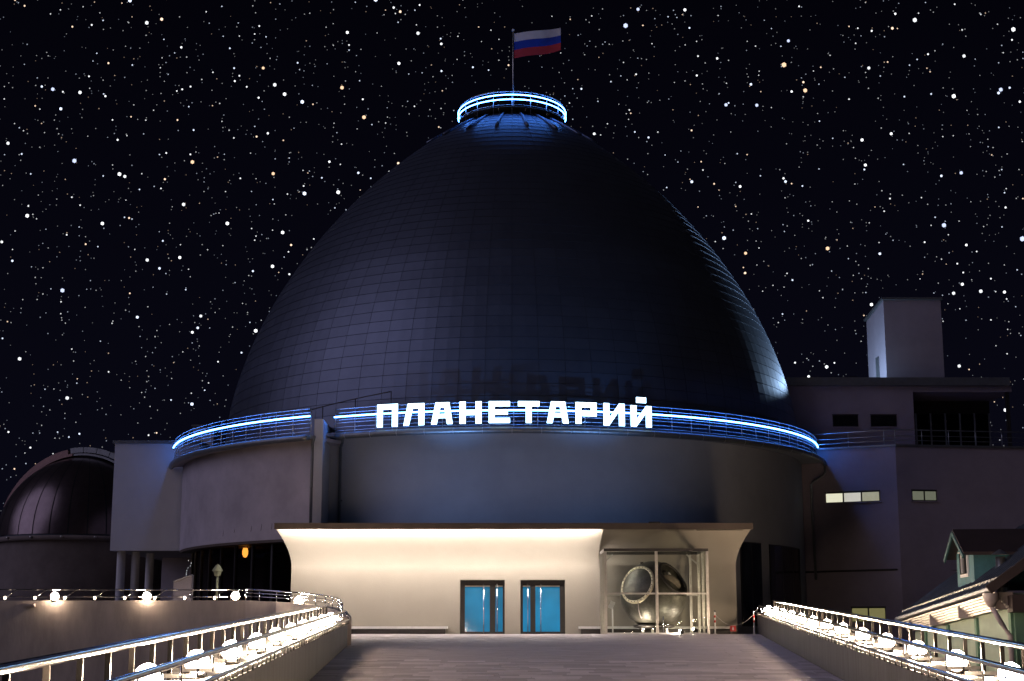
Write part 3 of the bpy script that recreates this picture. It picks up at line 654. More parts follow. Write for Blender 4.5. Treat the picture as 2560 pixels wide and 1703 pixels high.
def build_side(S, nm, lamp0, nl, pbase, floor_u):
    far = S.far[1]; side = nm
    wl = thing('parapet', S.p(far, 0, 0), f'low grey stone parapet along the {side} edge of the entrance ramp', 'parapet')
    # wall in slabs
    ys = []; y = S.near
    while y < far - .4: ys.append(y); y += 2.4
    ys.append(far)
    for a, b in zip(ys[:-1], ys[1:]):
        make('slab', cutbar(S, 0, .16, -1.2, .84, a + .004, b - .004), M['parapet'], wl)
    make('core', cutbar(S, .17, .95, 0, .80, S.near, far - .01, GZ), M['concrete'], wl)
    make('coping', cutbar(S, .165, 1.0, .802, .86, S.near, far - .005), M['white'], wl)
    rl = thing('ramp_railing', S.p(far, .4, .86), f'polished steel double railing with flat posts on the {side} ramp parapet', 'railing')
    def line(u, h, y0=S.near, y1=far - .05): return [S.p(lerp(y0, y1, i / 24), u, h) for i in range(25)]
    make('top_rail', MB().tube(line(.66, 1.45), .05, 12), M['steel'], rl)
    make('hand_rail', MB().tube(line(.10, 1.25), .042, 12), M['steel'], rl)
    make('low_rail', MB().tube(line(-.06, .98), .032, 10), M['steel'], rl)
    make('light_tray', cutbar(S, .18, .60, .865, .885, S.near, far - .06), M['steelsatin'], rl)
    make('tray_lip', cutbar(S, .02, .05, .842, .90, S.near, far - .06), M['steelsatin'], rl)
    k = 0; y = pbase
    while y < far - .1:
        if y > S.near:
            make('post', MB().bar(S.p(y, .66, .862), S.p(y, .66, 1.41), .058, .03, up=(0, 1, 0)), M['black'], rl)
            make('arm', MB().bar(S.p(y, .62, 1.02), S.p(y, .10, 1.02), .02, .05), M['steelsatin'], rl)
            make('hand_rail_stem', MB().tube([S.p(y, .10, 1.0), S.p(y, .10, 1.22)], .014, 6), M['steel'], rl)
        y += 1.2; k += 1
    y = pbase
    while y < far - .1:
        if y > S.near:
            b = MB(); b.tube([S.p(y, -.06, .84), S.p(y, -.06, .96)], .011, 6); b.bar(S.p(y, -.06, .86), S.p(y + .42, -.06, .855), .018, .018); b.tube([S.p(y, -.06, .85), S.p(y, .01, .85)], .012, 6)
            make('bracket', b, M['darkmetal'], rl)
        y += .6
    b = MB(); e = far - .06
    b.tube([S.p(e, -.06, .98), S.p(e, .02, 1.12), S.p(e, .10, 1.25)], .03, 8); make('end_bend', b, M['steel'], rl)
    for i in range(nl):
        Yl = lamp0 + 3.3 * i
        if Yl > far - .3: break
        place_flood(S.p(Yl, .40, .888), (.75 if S.sign < 0 else -.75), f'{ORD[i]} lit round floodlight from the near end on the {side} ramp parapet', 'floodlights on the ramp parapets')
build_side(LS, 'left', 12.3, 11, 11.3, 0)
build_side(RS_, 'right', 18.8, 13, 11.95, 0)
# ---- terrace railing with leaning posts
tr = thing('terrace_railing', (-20, 56.4, TZ), 'thin steel railing with leaning posts along the raised terrace at left', 'railing')
ztr = at(200, 1474, 56.4).z; zmr = at(200, 1492, 56.4).z
xa_, xb_ = -32.0, at(590, 1480, 56.4).x
make('top_rail', MB().tube([(xa_, 56.75, ztr + .02), (xb_ + .25, 56.55, ztr - .02)], .024, 8), M['steel'], tr)
make('lower_rail', MB().tube([(xa_, 56.45, zmr), (xb_, 56.4, zmr - .01)], .018, 8), M['steel'], tr)
px_ = 15 - 74.8 * 8; beads = []
while px_ < 560:
    p0 = at(px_, 1500, 56.35)
    make('post', MB().tube([(p0.x, 56.35, TZ), (p0.x + .02, 56.36, zmr), (p0.x + .32, 56.6, ztr)], .018, 6), M['steel'], tr)
    bd = make('post_light', MB().lathe([(0, -.07), (.035, -.05), (.05, 0), (.04, .05), (0, .07)], 10, (p0.x - .02, 56.27, TZ + .10)), M['bead'], tr)
    px_ += 74.8
# ---- curved railing sweeping down to the ramp end
cr = thing('curved_railing', (-8, 53, 1.0), 'curved steel railing sweeping from the terrace down to the left ramp parapet', 'railing')
cp = [(at(613, 1480, 56.0), 1.33)] + [(at(a, 1500, b), c) for a, b, c in ((690, 55.6, 1.26), (760, 54.2, 1.16), (812, 52.0, 1.02), (845, 49.9, .86), (855, 48.8, .62))]
def smooth(pts, n=6):
    out = []
    for i in range(len(pts) - 1):
        p0, p1, p2, p3 = pts[max(i-1, 0)], pts[i], pts[i+1], pts[min(i+2, len(pts)-1)]
        for k in range(n):
            t = k / n; out.append(.5 * ((2*p1) + (p2-p0)*t + (2*p0-5*p1+4*p2-p3)*t*t + (3*p1-p0-3*p2+p3)*t**3))
    return out + [pts[-1]]
hh = [.42, .40, .38, .38, .38, .44]
for nm, f_, r_ in (('top_rail', 1.0, .035), ('mid_rail', .68, .016), ('mid_rail', .36, .016)):
    make(nm, MB().tube(smooth([Vector((p.x, p.y + .12, z + .02 + h * f_)) for (p, z), h in zip(cp, hh)]), r_, 8), M['steel'], cr)
sp = smooth([Vector((p.x, p.y + .12, z)) for p, z in cp]); sh = smooth([Vector((p.x, p.y + .12, z + .02 + h)) for (p, z), h in zip(cp, hh)])
for i in range(0, len(sp), 3): make('post', MB().tube([sp[i], sh[i]], .02, 6), M['steel'], cr)
# terrace floods
tl = [(137, 1492, 'leftmost'), (367, 1492, 'second from left'), (588, 1491, 'third from left'), (746, 1504, 'rightmost')]
for (lx, ly, nm) in tl:
    Yt = 56.3 if lx < 700 else 54.9
    p0 = at(lx, ly, Yt)
    place_flood((p0.x, Yt, p0.z - .20), 0.25, f'{nm} of the four lit floodlights along the terrace railing', 'floodlights on the terrace railing')
# lamp stands carrying those floods are part of the wall coping
for (lx, ly, nm) in tl:
    Yt = 56.3 if lx < 700 else 54.9; p0 = at(lx, ly, Yt)
    make('lamp_block', MB().box(p0.x - .1, p0.x + .1, Yt - .06, Yt + .14, TZ - .4, p0.z - .203), M['concrete'], trw)

# ================================================================== GLASS CASE WITH CAPSULE
YA, YB = 58.3, 61.05
x0c, x1c = at(1514, 1480, YA).x, at(1769, 1480, YA).x; zc = at(1640, 1375, YA).z; zm = at(1640, 1484, YA).z; xm = at(1642, 1480, YA).x
gc = thing('glass_case', ((x0c + x1c) / 2, 59.7, 0), 'large steel-framed glass display case standing right of the doors', 'display case')
def post(x, y): make('frame_post', MB().box(x - .055, x + .055, y - .055, y + .055, 0, zc - .058), M['steelsatin'], gc)
for x in (x0c, xm, x1c): post(x, YA)
post(x0c, YB); post(x1c, YB); post(x0c, (YA + YB) / 2); post(x1c, (YA + YB) / 2); post(x1c - .35, YB)
for y in (YA, YB):
    make('frame_rail', MB().box(x0c - .057, x1c + .057, y - .057, y + .057, zc - .057, zc + .057), M['darkmetal'], gc)
    for a, b in (((x0c, xm), (xm, x1c)) if y == YA else ((x0c, x1c),)):
        make('frame_rail', MB().box(a + .056, b - .056, y - .03, y + .03, zm - .035, zm + .035), M['steelsatin'], gc)
    make('frame_rail', MB().box(x0c + .056, x1c - .056, y - .05, y + .05, .002, .06), M['white'], gc) if y != YA else [make('frame_rail', MB().box(a + .056, b - .056, y - .05, y + .05, .002, .06), M['white'], gc) for a, b in ((x0c, xm), (xm, x1c))]
for x in (x0c, x1c):
    make('frame_rail', MB().box(x - .055, x + .055, YA + .058, YB - .058, zc - .055, zc + .055), M['steelsatin'], gc)
    make('brace', MB().bar((x, YB - .06, zc - .5), (x + (.5 if x == x0c else -.5), YB - .06, zc - .06), .06, .06), M['steelsatin'], gc)
for a, b in ((x0c, xm), (xm, x1c)):
    for z0, z1 in ((.06, zm - .036), (zm + .036, zc - .058)):
        make('pane', MB().box(a + .056, b - .056, YA - .006, YA + .006, z0, z1), M['clear'], gc)
for x in (x0c, x1c):
    for ya, yb in ((YA, (YA + YB) / 2), ((YA + YB) / 2, YB)):
        make('pane', MB().box(x - .006, x + .006, ya + .056, yb - .056, .06, zc - .056), M['clear'], gc)
make('pane', MB().box(x0c + .06, x1c - .06, YA + .06, YB - .06, zc - .006, zc + .006), M['clear'], gc)
# capsule
cc = at(1633.5, 1487, 59.75); RC = 1.40
cap = thing('space_capsule', (cc.x, cc.y, 0), 'scorched dark spherical space capsule with two round hatches inside the glass case', 'capsule')
def frame(n):
    n = n.normalized(); u = n.orthogonal().normalized(); return n, u, n.cross(u)
hn1 = Vector((-.63, -.70, .34)).normalized(); hn2 = Vector((.66, -.50, .56)).normalized(); rh = .80
sb = MB(); NU, NV = 64, 40; vs = []; fs = []
def hull(d):
    for hn in (hn2,):
        c_ = d.dot(hn)
        if c_ > math.cos(math.asin(rh / RC) - .04): return d * .80
    k = 1 + .006 * math.sin(d.x * 9) * math.sin(d.z * 11 + d.y * 7)
    return d * k
for j in range(NV + 1):
    th = math.pi * j / NV
    for i in range(NU):
        a = 2 * math.pi * i / NU; d = Vector((math.sin(th) * math.cos(a), math.sin(th) * math.sin(a), math.cos(th))); vs.append(cc + hull(d) * RC)
for j in range(NV):
    for i in range(NU): fs.append((j*NU+i, (j+1)*NU+i, (j+1)*NU+(i+1) % NU, j*NU+(i+1) % NU))
make('hull', sb.add(vs, fs, True), M['capsule'], cap)
for k, hn in enumerate((hn1, hn2)):
    n, u, v = frame(hn); dc = math.sqrt(RC ** 2 - rh ** 2)
    hr = make('hatch_ring', MB().lathe([(rh - .09, .0), (rh - .09, .06), (rh + .01, .05), (rh + .03, -.04)], 40, cc + n * dc, n), M['hatchring' if k == 0 else 'darkmetal'], cap)
    if k == 0:
        make('hatch_cover', MB().lathe([(0, .05), (rh - .3, .048), (rh - .095, .03), (rh - .095, -.05)], 40, cc + n * dc, n), M['hatchcover'], cap)
        for i in range(30):
            t = 2 * math.pi * i / 30; pb_ = cc + n * (dc + .058) + (u * math.cos(t) + v * math.sin(t)) * (rh - .04)
            make('bolt', MB().lathe([(.022, -.01), (.022, .012), (0, .014)], 6, pb_, n), M['darkmetal'], hr)
    else:
        ce = cc + n * (dc - .12)
        st = make('seat', MB().tube([ce + v * .45 + n * -.05, ce + v * .1 + n * .02, ce - v * .2 + n * .0, ce - v * .5 - n * .08], [.14, .20, .22, .16], 10), M['seatcloth'], cap)
        make('headrest', MB().lathe([(0, -.14), (.12, -.1), (.16, 0), (.12, .1), (0, .14)], 12, ce + v * .42 + u * .1 + n * .06, n), M['darkmetal'], cap)
        make('control_arm', MB().tube([ce + u * .35 - v * .1, ce + u * .3 + v * .15 + n * .1, ce + u * .12 + v * .2 + n * .12], .035, 6), M['white'], cap)
make('hatch_cable', MB().tube([cc + hn1 * 1.2 + Vector((.0, -.35, -.75)), cc + Vector((-.72, -1.02, -.66)), cc + Vector((-.66, -.98, -.86)), cc + Vector((-.60, -.92, -.98))], .022, 6), M['pinkpaint'], cap)
make('top_bracket', MB().box(cc.x - .55, cc.x - .42, cc.y - .25, cc.y - .1, cc.z + 1.20, cc.z + 1.36), M['darkmetal'], cap)
make('stand', MB().lathe([(0, cc.z - RC + .02 - .0), (.55, cc.z - RC + .06), (.62, cc.z - RC + .10), (.86, cc.z - RC + .16), (.86, cc.z - RC + .05), (.55, cc.z - RC - .02), (0, cc.z - RC - .02)], 28, (cc.x, cc.y, 0)), M['darkmetal'], cap)
for dx_, dy_ in ((-.5, -.4), (.5, -.4), (0, .6), (.1, -.55)):
    make('stand_leg', MB().box(cc.x + dx_ - .05, cc.x + dx_ + .05, cc.y + dy_ - .05, cc.y + dy_ + .05, .0, cc.z - RC + .05), M['steelsatin'], cap)
# information panel and low measuring post inside the case
ip = at(1659, 1582, 58.75)
inf = thing('information_panel', (ip.x, 58.75, 0), 'grey information panel on a thin post in front of the capsule', 'sign')
make('post', MB().tube([(ip.x, 58.75, 0), (ip.x, 58.75, at(1659, 1520, 58.75).z)], .025, 8), M['steel'], inf)
pa, pb = at(1645, 1519, 58.72), at(1678, 1501, 58.72)
pn = make('panel', MB().box(pa.x, pb.x, 58.70, 58.73, pa.z, pb.z), M['signgrey'], inf)
for k in range(5): make('text_line', MB().box(pa.x + .04, pb.x - .05 - .05 * (k % 2), 58.694, 58.6985, pb.z - .05 - .05 * k, pb.z - .035 - .05 * k), M['white'], pn)
lp = at(1532, 1582, 58.85)
ms = thing('stanchion', (lp.x, 58.85, 0), 'thin white post with a slanted plate in the left corner of the glass case', 'post')
make('post', MB().tube([(lp.x, 58.85, 0), (lp.x, 58.85, at(1532, 1513, 58.85).z)], .028, 8), M['white'], ms)
make('plate', MB().bar((lp.x - .1, 58.8, at(1532, 1521, 58.8).z), (lp.x + .03, 58.9, at(1532, 1504, 58.9).z), .2, .012, (0, 1, 0)), M['white'], ms)
# two floor spotlights at the case
def spot_small(px_, py_, Y_, lab):
    p0 = at(px_, py_, Y_)
    t = thing('spotlight', (p0.x, Y_, 0), lab, 'spotlight', 'floor spotlights at the glass case')
    ax = Vector((-.75, .2, .35)).normalized(); c0 = Vector((p0.x, Y_, max(p0.z, .12)))
    make('housing', MB().lathe([(0, -.14), (.07, -.13), (.085, .02), (.075, .02), (.073, .0)], 14, c0, ax), M['black'], t)
    make('lens', MB().lathe([(.072, .0), (.06, .05), (.03, .07), (0, .075)], 12, c0, ax), M['lens_small'], t)
    make('stand', MB().tube([(p0.x, Y_, 0), (p0.x, Y_, c0.z - .08)], .02, 6), M['darkmetal'], t)
spot_small(1702, 1579, 58.12, 'floor spotlight shining just outside the front pane of the glass case')
spot_small(1736, 1574, 59.0, 'floor spotlight shining inside the right part of the glass case')
ul = at(1605, 1583, 58.72)
ut = thing('uplight', (ul.x, 58.72, 0), 'low floor uplight at the foot of the capsule inside the glass case', 'uplight')
make('body', MB().lathe([(.0, .0), (.12, .0), (.12, .045), (.10, .05), (.095, .04)], 16, (ul.x, 58.72, 0)), M['black'], ut)
make('lens', MB().lathe([(.094, .041), (.05, .046), (0, .048)], 12, (ul.x, 58.72, 0)), M['lens_small'], ut)
# barrier posts with wire and a red sign
bp_ = []
for px_, yb, yt, Y_, lab in ((1788, 1584, 1529, 58.5, 'striped steel barrier post beside the glass case'), (1886, 1588, 1529, 58.9, 'striped steel barrier post at the end of the right parapet')):
    p0 = at(px_, yb, Y_); zt = at(px_, yt, Y_).z
    t = thing('barrier_post', (p0.x, Y_, 0), lab, 'post', 'barrier posts')
    make('post', MB().lathe([(.0, 0), (.09, 0), (.09, .015), (.03, .03), (.03, zt), (0, zt + .02)], 10, (p0.x, Y_, 0)), M['white'], t)
    for k in range(2): make('red_band', MB().lathe([(.031, 0), (.034, .0), (.034, .1), (.031, .1)], 10, (p0.x, Y_, zt - .25 - .2 * k)), M['red'], t)
    make('cap', MB().lathe([(.036, -.03), (.04, .0), (.03, .035), (0, .045)], 10, (p0.x, Y_, zt)), M['steel'], t)
    bp_.append(Vector((p0.x, Y_, zt - .12)))
sp_ = at(1832, 1564, 58.7)
ch = thing('barrier_wire', bp_[0], 'slack barrier wire hung between the two barrier posts', 'wire')
make('wire', MB().tube(smooth([bp_[0], lerp(bp_[0], sp_, .5) - Vector((0,0,.10)), sp_, lerp(sp_, bp_[1], .5) - Vector((0,0,.12)), bp_[1]]), .010, 5), M['steelsatin'], ch)
rs = thing('red_sign', (sp_.x, 58.68, sp_.z - .3), 'small square red sign with a pale symbol hanging on the barrier wire', 'sign')
make('plate', MB().box(sp_.x - .12, sp_.x + .12, 58.66, 58.68, sp_.z - .24, sp_.z - .01), M['red'], rs)
make('symbol', MB().box(sp_.x - .035, sp_.x + .035, 58.652, 58.659, sp_.z - .19, sp_.z - .09).box(sp_.x - .018, sp_.x + .018, 58.652, 58.659, sp_.z - .089, sp_.z - .05), M['white'], rs)

# ================================================================== RIGHT WING, ROOF TOWER
YC = 78.6; zr = at(2235, 1116, YC).z
A_ = at(1985, 1127, 81.2); C_ = at(2238, 1116, YC); E_ = Vector((36, 80.6, 0))
wg = thing('side_wing', (C_.x, C_.y, GZ), 'plain rendered side wing with strip windows and a roof terrace, right of the dome', 'building')
ax_, ay_ = A_.x - 1.6, A_.y + .75
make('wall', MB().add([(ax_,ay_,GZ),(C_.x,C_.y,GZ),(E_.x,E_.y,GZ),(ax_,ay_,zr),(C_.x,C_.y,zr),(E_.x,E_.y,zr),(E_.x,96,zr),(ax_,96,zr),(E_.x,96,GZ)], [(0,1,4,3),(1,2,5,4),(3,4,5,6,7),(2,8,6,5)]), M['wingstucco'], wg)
def onface(x, y, P, Q, off=0.0):                      # pixel onto the upright plane through P, Q; off = towards the camera
    d = (Q - P); n = Vector((d.y, -d.x, 0)).normalized()
    r = ray(x, y); o = Vector((0, 0, CZ)); t = (Vector((P.x, P.y, 0)) + n * off - Vector((0, 0, 0))).dot(n) / Vector((r.x, r.y, 0)).dot(n)
    return o + r * t
A2 = Vector((ax_, ay_, 0)); C2 = Vector((C_.x, C_.y, 0))
def wall_window(parent, x0, x1, y0, y1, P, Q, n, pm, slope=0.0):
    d = (Q - P).normalized(); d.z = 0; d.normalize(); nn = Vector((d.y, -d.x, 0))
    a, b = onface(x0, y0, P, Q, .02), onface(x1, y0 + slope, P, Q, .02); zt = a.z; zb = onface(x0, y1, P, Q, .02).z
    L_ = (Vector((b.x, b.y, 0)) - Vector((a.x, a.y, 0))).length
    def rect(u0, u1, z0, z1, f, bk):
        p = lambda u, k: Vector((a.x, a.y, 0)) + d * u + nn * k
        q = [p(u0, f), p(u1, f), p(u1, bk), p(u0, bk)]
        return MB().hexa([Vector((v.x, v.y, z0)) for v in q], [Vector((v.x, v.y, z1)) for v in q])
    wn = make('window', rect(0, L_, zb, zt, .0, -.10), M['black'], parent)
    for k in range(n):
        make('pane', rect(L_ * k / n + .045, L_ * (k + 1) / n - .045, zb + .05, zt - .05, .008, -.03), pm if not isinstance(pm, list) else pm[k], wn)
    make('sill', rect(-.08, L_ + .08, zb - .06, zb - .002, .07, -.1), M['wingstucco'], wn)
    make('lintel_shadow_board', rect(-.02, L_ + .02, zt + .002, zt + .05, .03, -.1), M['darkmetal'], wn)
wall_window(wg, 2063, 2199, 1233, 1259, A2, C2, 3, [M['warmpane'], M['warmpane2'], M['warmpane3']], -7)
wall_window(wg, 2279, 2341, 1226, 1252, C2, E_, 2, M['dimpane'], 1)
wall_window(wg, 2128, 2214, 1519, 1556, A2, C2, 2, M['yellowpane'], -1)
make('coping', MB().add([(ax_-.1,ay_-.1,zr+.002),(C_.x,C_.y-.1,zr+.002),(E_.x,E_.y-.1,zr+.002),(E_.x,E_.y+.4,zr+.002),(C_.x,C_.y+.4,zr+.002),(ax_,ay_+.4,zr+.002),
                         (ax_-.1,ay_-.1,zr+.12),(C_.x,C_.y-.1,zr+.12),(E_.x,E_.y-.1,zr+.12),(E_.x,E_.y+.4,zr+.12),(C_.x,C_.y+.4,zr+.12),(ax_,ay_+.4,zr+.12)],
                        [(0,1,7,6),(1,2,8,7),(2,3,9,8),(6,7,10,11),(7,8,9,10),(3,4,10,9),(4,5,11,10),(5,0,6,11)]), M['zinc'], wg)
q0, q1, q2_ = onface(2000, 1431, A2, C2, .03), onface(2238, 1424, A2, C2, .03), onface(2500, 1427, C2, E_, .03)
make('cable', MB().tube([q0, q1, q2_], .06, 6), M['darkmetal'], wg)
# railing on the wing's edge
rwl = [A2 + (C2 - A2) * .12, C2, C2 + (E_ - C2) * 1.0]
wr = make('roof_railing', MB().tube([Vector((p.x, p.y, zr + .95)) for p in rwl], .03, 6), M['railpaint'], wg)
for hz in (.35, .62): make('rail', MB().tube([Vector((p.x, p.y, zr + hz)) for p in rwl], .018, 6), M['railpaint'], wr)
for k in range(4): p = lerp(rwl[0], rwl[1], k / 3.3); make('post', MB().tube([(p.x, p.y, zr + .12), (p.x, p.y, zr + .95)], .022, 6), M['railpaint'], wr)
for k in range(10): p = lerp(rwl[1], rwl[2], k / 9); make('post', MB().tube([(p.x, p.y, zr + .12), (p.x, p.y, zr + .95)], .022, 6), M['railpaint'], wr)
# upper storey set back
YU = 84.0
xu0, xu1, xu2 = at(1950, 1000, YU).x, at(2283, 1000, YU).x, at(2530, 1000, YU).x
zt_ = at(2200, 966, YU).z; zs2 = at(2400, 980, YU).z; zroof = at(2200, 946, YU).z
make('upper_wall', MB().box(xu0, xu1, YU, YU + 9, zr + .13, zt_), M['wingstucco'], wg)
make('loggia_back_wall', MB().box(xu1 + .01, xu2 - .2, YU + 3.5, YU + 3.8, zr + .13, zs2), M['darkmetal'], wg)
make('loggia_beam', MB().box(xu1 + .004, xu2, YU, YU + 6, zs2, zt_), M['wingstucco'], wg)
make('roof_slab', MB().box(xu0 - .3, at(2520, 960, YU).x, YU - .35, YU + 9.3, zt_ + .003, zroof), M['zinc'], wg)
make('loggia_post', MB().box(xu2 - .32, xu2 - .12, YU + .1, YU + .3, zr + .13, zs2 - .003), M['darkmetal'], wg)
zg = at(2400, 1034, YU + 2.2).z
for k in range(6):
    xx = lerp(at(2290, 1060, YU + 2.2).x, at(2473, 1060, YU + 2.2).x, k / 5)
    make('screen_post', MB().box(xx - .05, xx + .05, YU + 2.15, YU + 2.25, zr + .13, zg), M['railpaint'], wg)
    if k < 5:
        x2 = lerp(at(2290, 1060, YU + 2.2).x, at(2473, 1060, YU + 2.2).x, (k + 1) / 5)
        make('screen_pane', MB().box(xx + .052, x2 - .052, YU + 2.19, YU + 2.21, zr + .2, zg - .05), M['smokeglass'], wg)
U1, U2 = Vector((xu0, YU, 0)), Vector((xu1, YU, 0))
wall_window(wg, 2081, 2145, 1038, 1067, U1, U2, 1, M['darkglass'], 0)
wall_window(wg, 2176, 2241, 1038, 1067, U1, U2, 1, M['darkglass'], 0)
# tower on the roof
YT = 88.0
p1, p2, p0_ = at(2208, 750, YT), at(2351, 750, YT), at(2166, 803, YT + 3.6)
zb_ = zroof - .02
tw_ = thing('roof_tower', (p1.x, YT, zroof), 'square pale tower with a sloping roof on top of the side wing', 'tower')
zl = p0_.z
x2b = p2.x + .25
make('wall', MB().add([(p1.x,YT,zb_),(p2.x,YT,zb_),(x2b,YT+3.6,zb_),(p0_.x,YT+3.6,zb_),(p1.x,YT,p1.z),(p2.x,YT,p1.z),(x2b,YT+3.6,zl),(p0_.x,YT+3.6,zl)], [(0,1,5,4),(1,2,6,5),(2,3,7,6),(3,0,4,7),(4,5,6,7)]), M['wingstucco'], tw_)
rfv = [(p1.x-.12,YT-.12,p1.z+.01),(p2.x+.1,YT-.12,p1.z+.01),(x2b+.1,YT+3.75,zl+.0),(p0_.x-.14,YT+3.75,zl+.0)]
make('roof', MB().hexa(rfv, [(x, y, z + .14) for x, y, z in rfv]), M['zinc'], tw_)
dpt = lerp(Vector((p1.x, YT, 0)), Vector((p0_.x, YT + 3.6, 0)), .45)
make('door', MB().bar((dpt.x - .03, dpt.y - .02, zb_ + .6), (dpt.x - .03, dpt.y - .02, zb_ + 2.4), .12, .5), M['zinc'], tw_)
# roof floodlight between the tower and the dome: lights the tower's side and the dome's right edge
rfp = Vector((21.0, YU + 1.0, zroof))
rf = thing('roof_floodlight', rfp, 'floodlight on the wing roof behind the parapet, shining at the dome edge', 'floodlight')
make('stand', MB().box(rfp.x - .2, rfp.x + .2, rfp.y - .1, rfp.y + .1, rfp.z, rfp.z + .12), M['darkmetal'], rf)
make('housing', MB().box(rfp.x - .25, rfp.x + .25, rfp.y - .14, rfp.y + .14, rfp.z + .122, rfp.z + .26), M['black'], rf)
for off, tgt, pw, ss in ((Vector((0, 0, .45)), Vector((12.5, 79, 21)), 7000, 95), (Vector((-.3, 2.72, .45)), Vector((p1.x, YT + 1.2, 18.5)), 900, 110)):
    d_ = bpy.data.lights.new('roof_beam', 'SPOT'); d_.energy = pw; d_.color = (.46, .70, 1.0); d_.spot_size = R(ss); d_.spot_blend = .7; d_.shadow_soft_size = .15
    o = bpy.data.objects.new('roof_beam', d_); C.objects.link(o); o.location = rfp + off; o.rotation_euler = (tgt - o.location).to_track_quat('-Z', 'Y').to_euler()

# ================================================================== LEFT BLOCK, OBSERVATORY
YK = 80.0
k0, k1 = at(288, 1109, YK), at(500, 1109, YK); zk = k0.z; zkb = at(277, 1377, YK).z
lb = thing('side_block', (k0.x, YK, TZ), 'blank white block raised on round columns at the left of the drum', 'building')
make('wall', MB().box(k0.x, k1.x, YK, YK + 12, zkb, zk), M['stucco'], lb)
make('coping', MB().box(k0.x - .12, k1.x + .1, YK - .1, YK + 12.1, zk + .002, zk + .17), M['zinc'], lb)
for px_, Y_ in ((302, YK + .6), (338, YK + .9), (374, YK + 3)):
    p0 = at(px_, 1420, Y_)
    make('column', MB().lathe([(.24, TZ - .05), (.24, zkb - .002)], 20, (p0.x, p0.y, 0)), M['stucco'], lb)
make('back_wall', MB().box(k0.x + 1, k1.x + 4, YK + 8, YK + 8.3, TZ, zkb - .002), M['stucco_dirty'], lb)
cb = at(483, 1062, 92); cb2 = at(534, 1085, 92)
ck = thing('roof_cabin', (cb.x, 92, 9.0), 'small white cabin on the roof behind the left balcony railing', 'cabin')
make('wall', MB().box(cb.x, cb2.x, 92, 94, 8.9, cb.z - .12), M['stucco'], ck)
make('roof', MB().box(cb.x - .1, cb2.x + .1, 91.9, 94.1, cb.z - .118, cb.z), M['zinc'], ck)
# low white plinth and lantern on the terrace
lw = thing('low_wall', at(455, 1460, 64), 'low pale wall with a slanted top in front of the dark glazing', 'wall')
a, b = at(432, 1500, 64), at(477, 1500, 64)
make('wall_face', MB().hexa([(a.x,64,TZ-.05),(b.x,64,TZ-.05),(b.x,64.4,TZ-.05),(a.x,64.4,TZ-.05)], [(a.x,64,at(432,1456,64).z),(b.x,64,at(477,1440,64).z),(b.x,64.4,at(477,1440,64).z),(a.x,64.4,at(432,1456,64).z)]), M['stucco_dirty'], lw)
make('coping', MB().bar((a.x,64.2,at(432,1455,64).z+.02), (b.x,64.2,at(477,1439,64).z+.02), .5, .04), M['stucco'], lw)
lo = at(542, 1480, 62)
ln = thing('lantern_post', (lo.x, 62, TZ), 'unlit conical lantern on a short post behind the terrace railing', 'lamp post')
zl0, zl1, zl2 = at(542, 1442, 62).z, at(542, 1428, 62).z, at(542, 1411, 62).z
make('post', MB().tube([(lo.x, 62, TZ - .05), (lo.x, 62, zl0)], .05, 8), M['lantern'], ln)
make('glass_cage', MB().lathe([(.05, zl0), (.13, zl0 + .03), (.20, zl1), (.19, zl1)], 6, (lo.x, 62, 0), smooth=False), M['lantern'], ln)
make('hood', MB().lathe([(.24, zl1), (.24, zl1 + .02), (.10, zl2 - .06), (.03, zl2), (0, zl2 + .03)], 12, (lo.x, 62, 0)), M['lantern'], ln)
# orange pendant behind the glazing and a string of tiny lights
op = cyl(613, 1381, 17.6)
pd = thing('pendant_lamp', op, 'orange oval pendant lamp glowing behind the dark glazing left of the entrance', 'lamp')
make('shade', MB().lathe([(0, -.28), (.09, -.24), (.15, -.1), (.155, .05), (.12, .2), (0, .28)], 16, op), M['orangelamp'], pd)
make('cord', MB().tube([op + Vector((0,0,.27)), (op.x, op.y, 4.42)], .01, 5), M['black'], pd)
cpts = [cyl(x, y, 18.97) for x, y in ((471, 1402), (478, 1408), (476, 1415), (470, 1420), (467, 1427), (466, 1433), (466, 1437))]
sl2 = thing('string_lights', cpts[-1], 'short string of tiny white lights hanging by the dark glazing at left', 'string lights')
make('wire', MB().tube(cpts, .006, 4), M['black'], sl2)
for p in cpts: make('bulb', MB().lathe([(0, -.03), (.022, 0), (0, .03)], 6, p), M['tinybulb'], sl2)
# observatory
YO = 96.0; oc = at(212, 1352, YO); RO = (at(424, 1352, YO).x - oc.x) * .985
ob = thing('observatory', (oc.x, YO, TZ), 'dark ribbed observatory dome with a raised shutter arch, left of the white block', 'observatory')
make('wall', MB().lathe([(RO - .1, TZ - .1), (RO - .1, oc.z - .25)], 48, (oc.x, YO, 0)), M['obswall'], ob)
make('base_ring', MB().lathe([(RO - .12, -.3), (RO + .18, -.3), (RO + .18, 0), (RO - .1, .02)], 64, (oc.x, YO, oc.z)), M['obswall'], ob)
od = make('dome', MB().lathe([(RO * math.cos(t) - .04, RO * 1.0 * math.sin(t)) for t in np.linspace(0, math.pi / 2 - .02, 16)], 48, (oc.x, YO, oc.z)), M['domeunder'], ob)
NG = 30; gore = MB(); gv = []; gf = []
ts = np.linspace(.02, math.pi / 2 - .1, 14); hw = math.pi / NG - .007
for t in ts:
    for s_ in (-hw, 0, hw): gv.append(pol(RO * math.cos(t) + .02 + (.03 if s_ == 0 else 0), s_, RO * math.sin(t), (0, 0)))
for i in range(len(ts) - 1):
    for k in range(2): q = i * 3 + k; gf.append((q, q + 1, q + 4, q + 3))
gm = bpy.data.meshes.new('panel'); gm.from_pydata([tuple(v) for v in gv], [], gf); gm.materials.append(M['obs']); gm.polygons.foreach_set('use_smooth', [True] * len(gf))
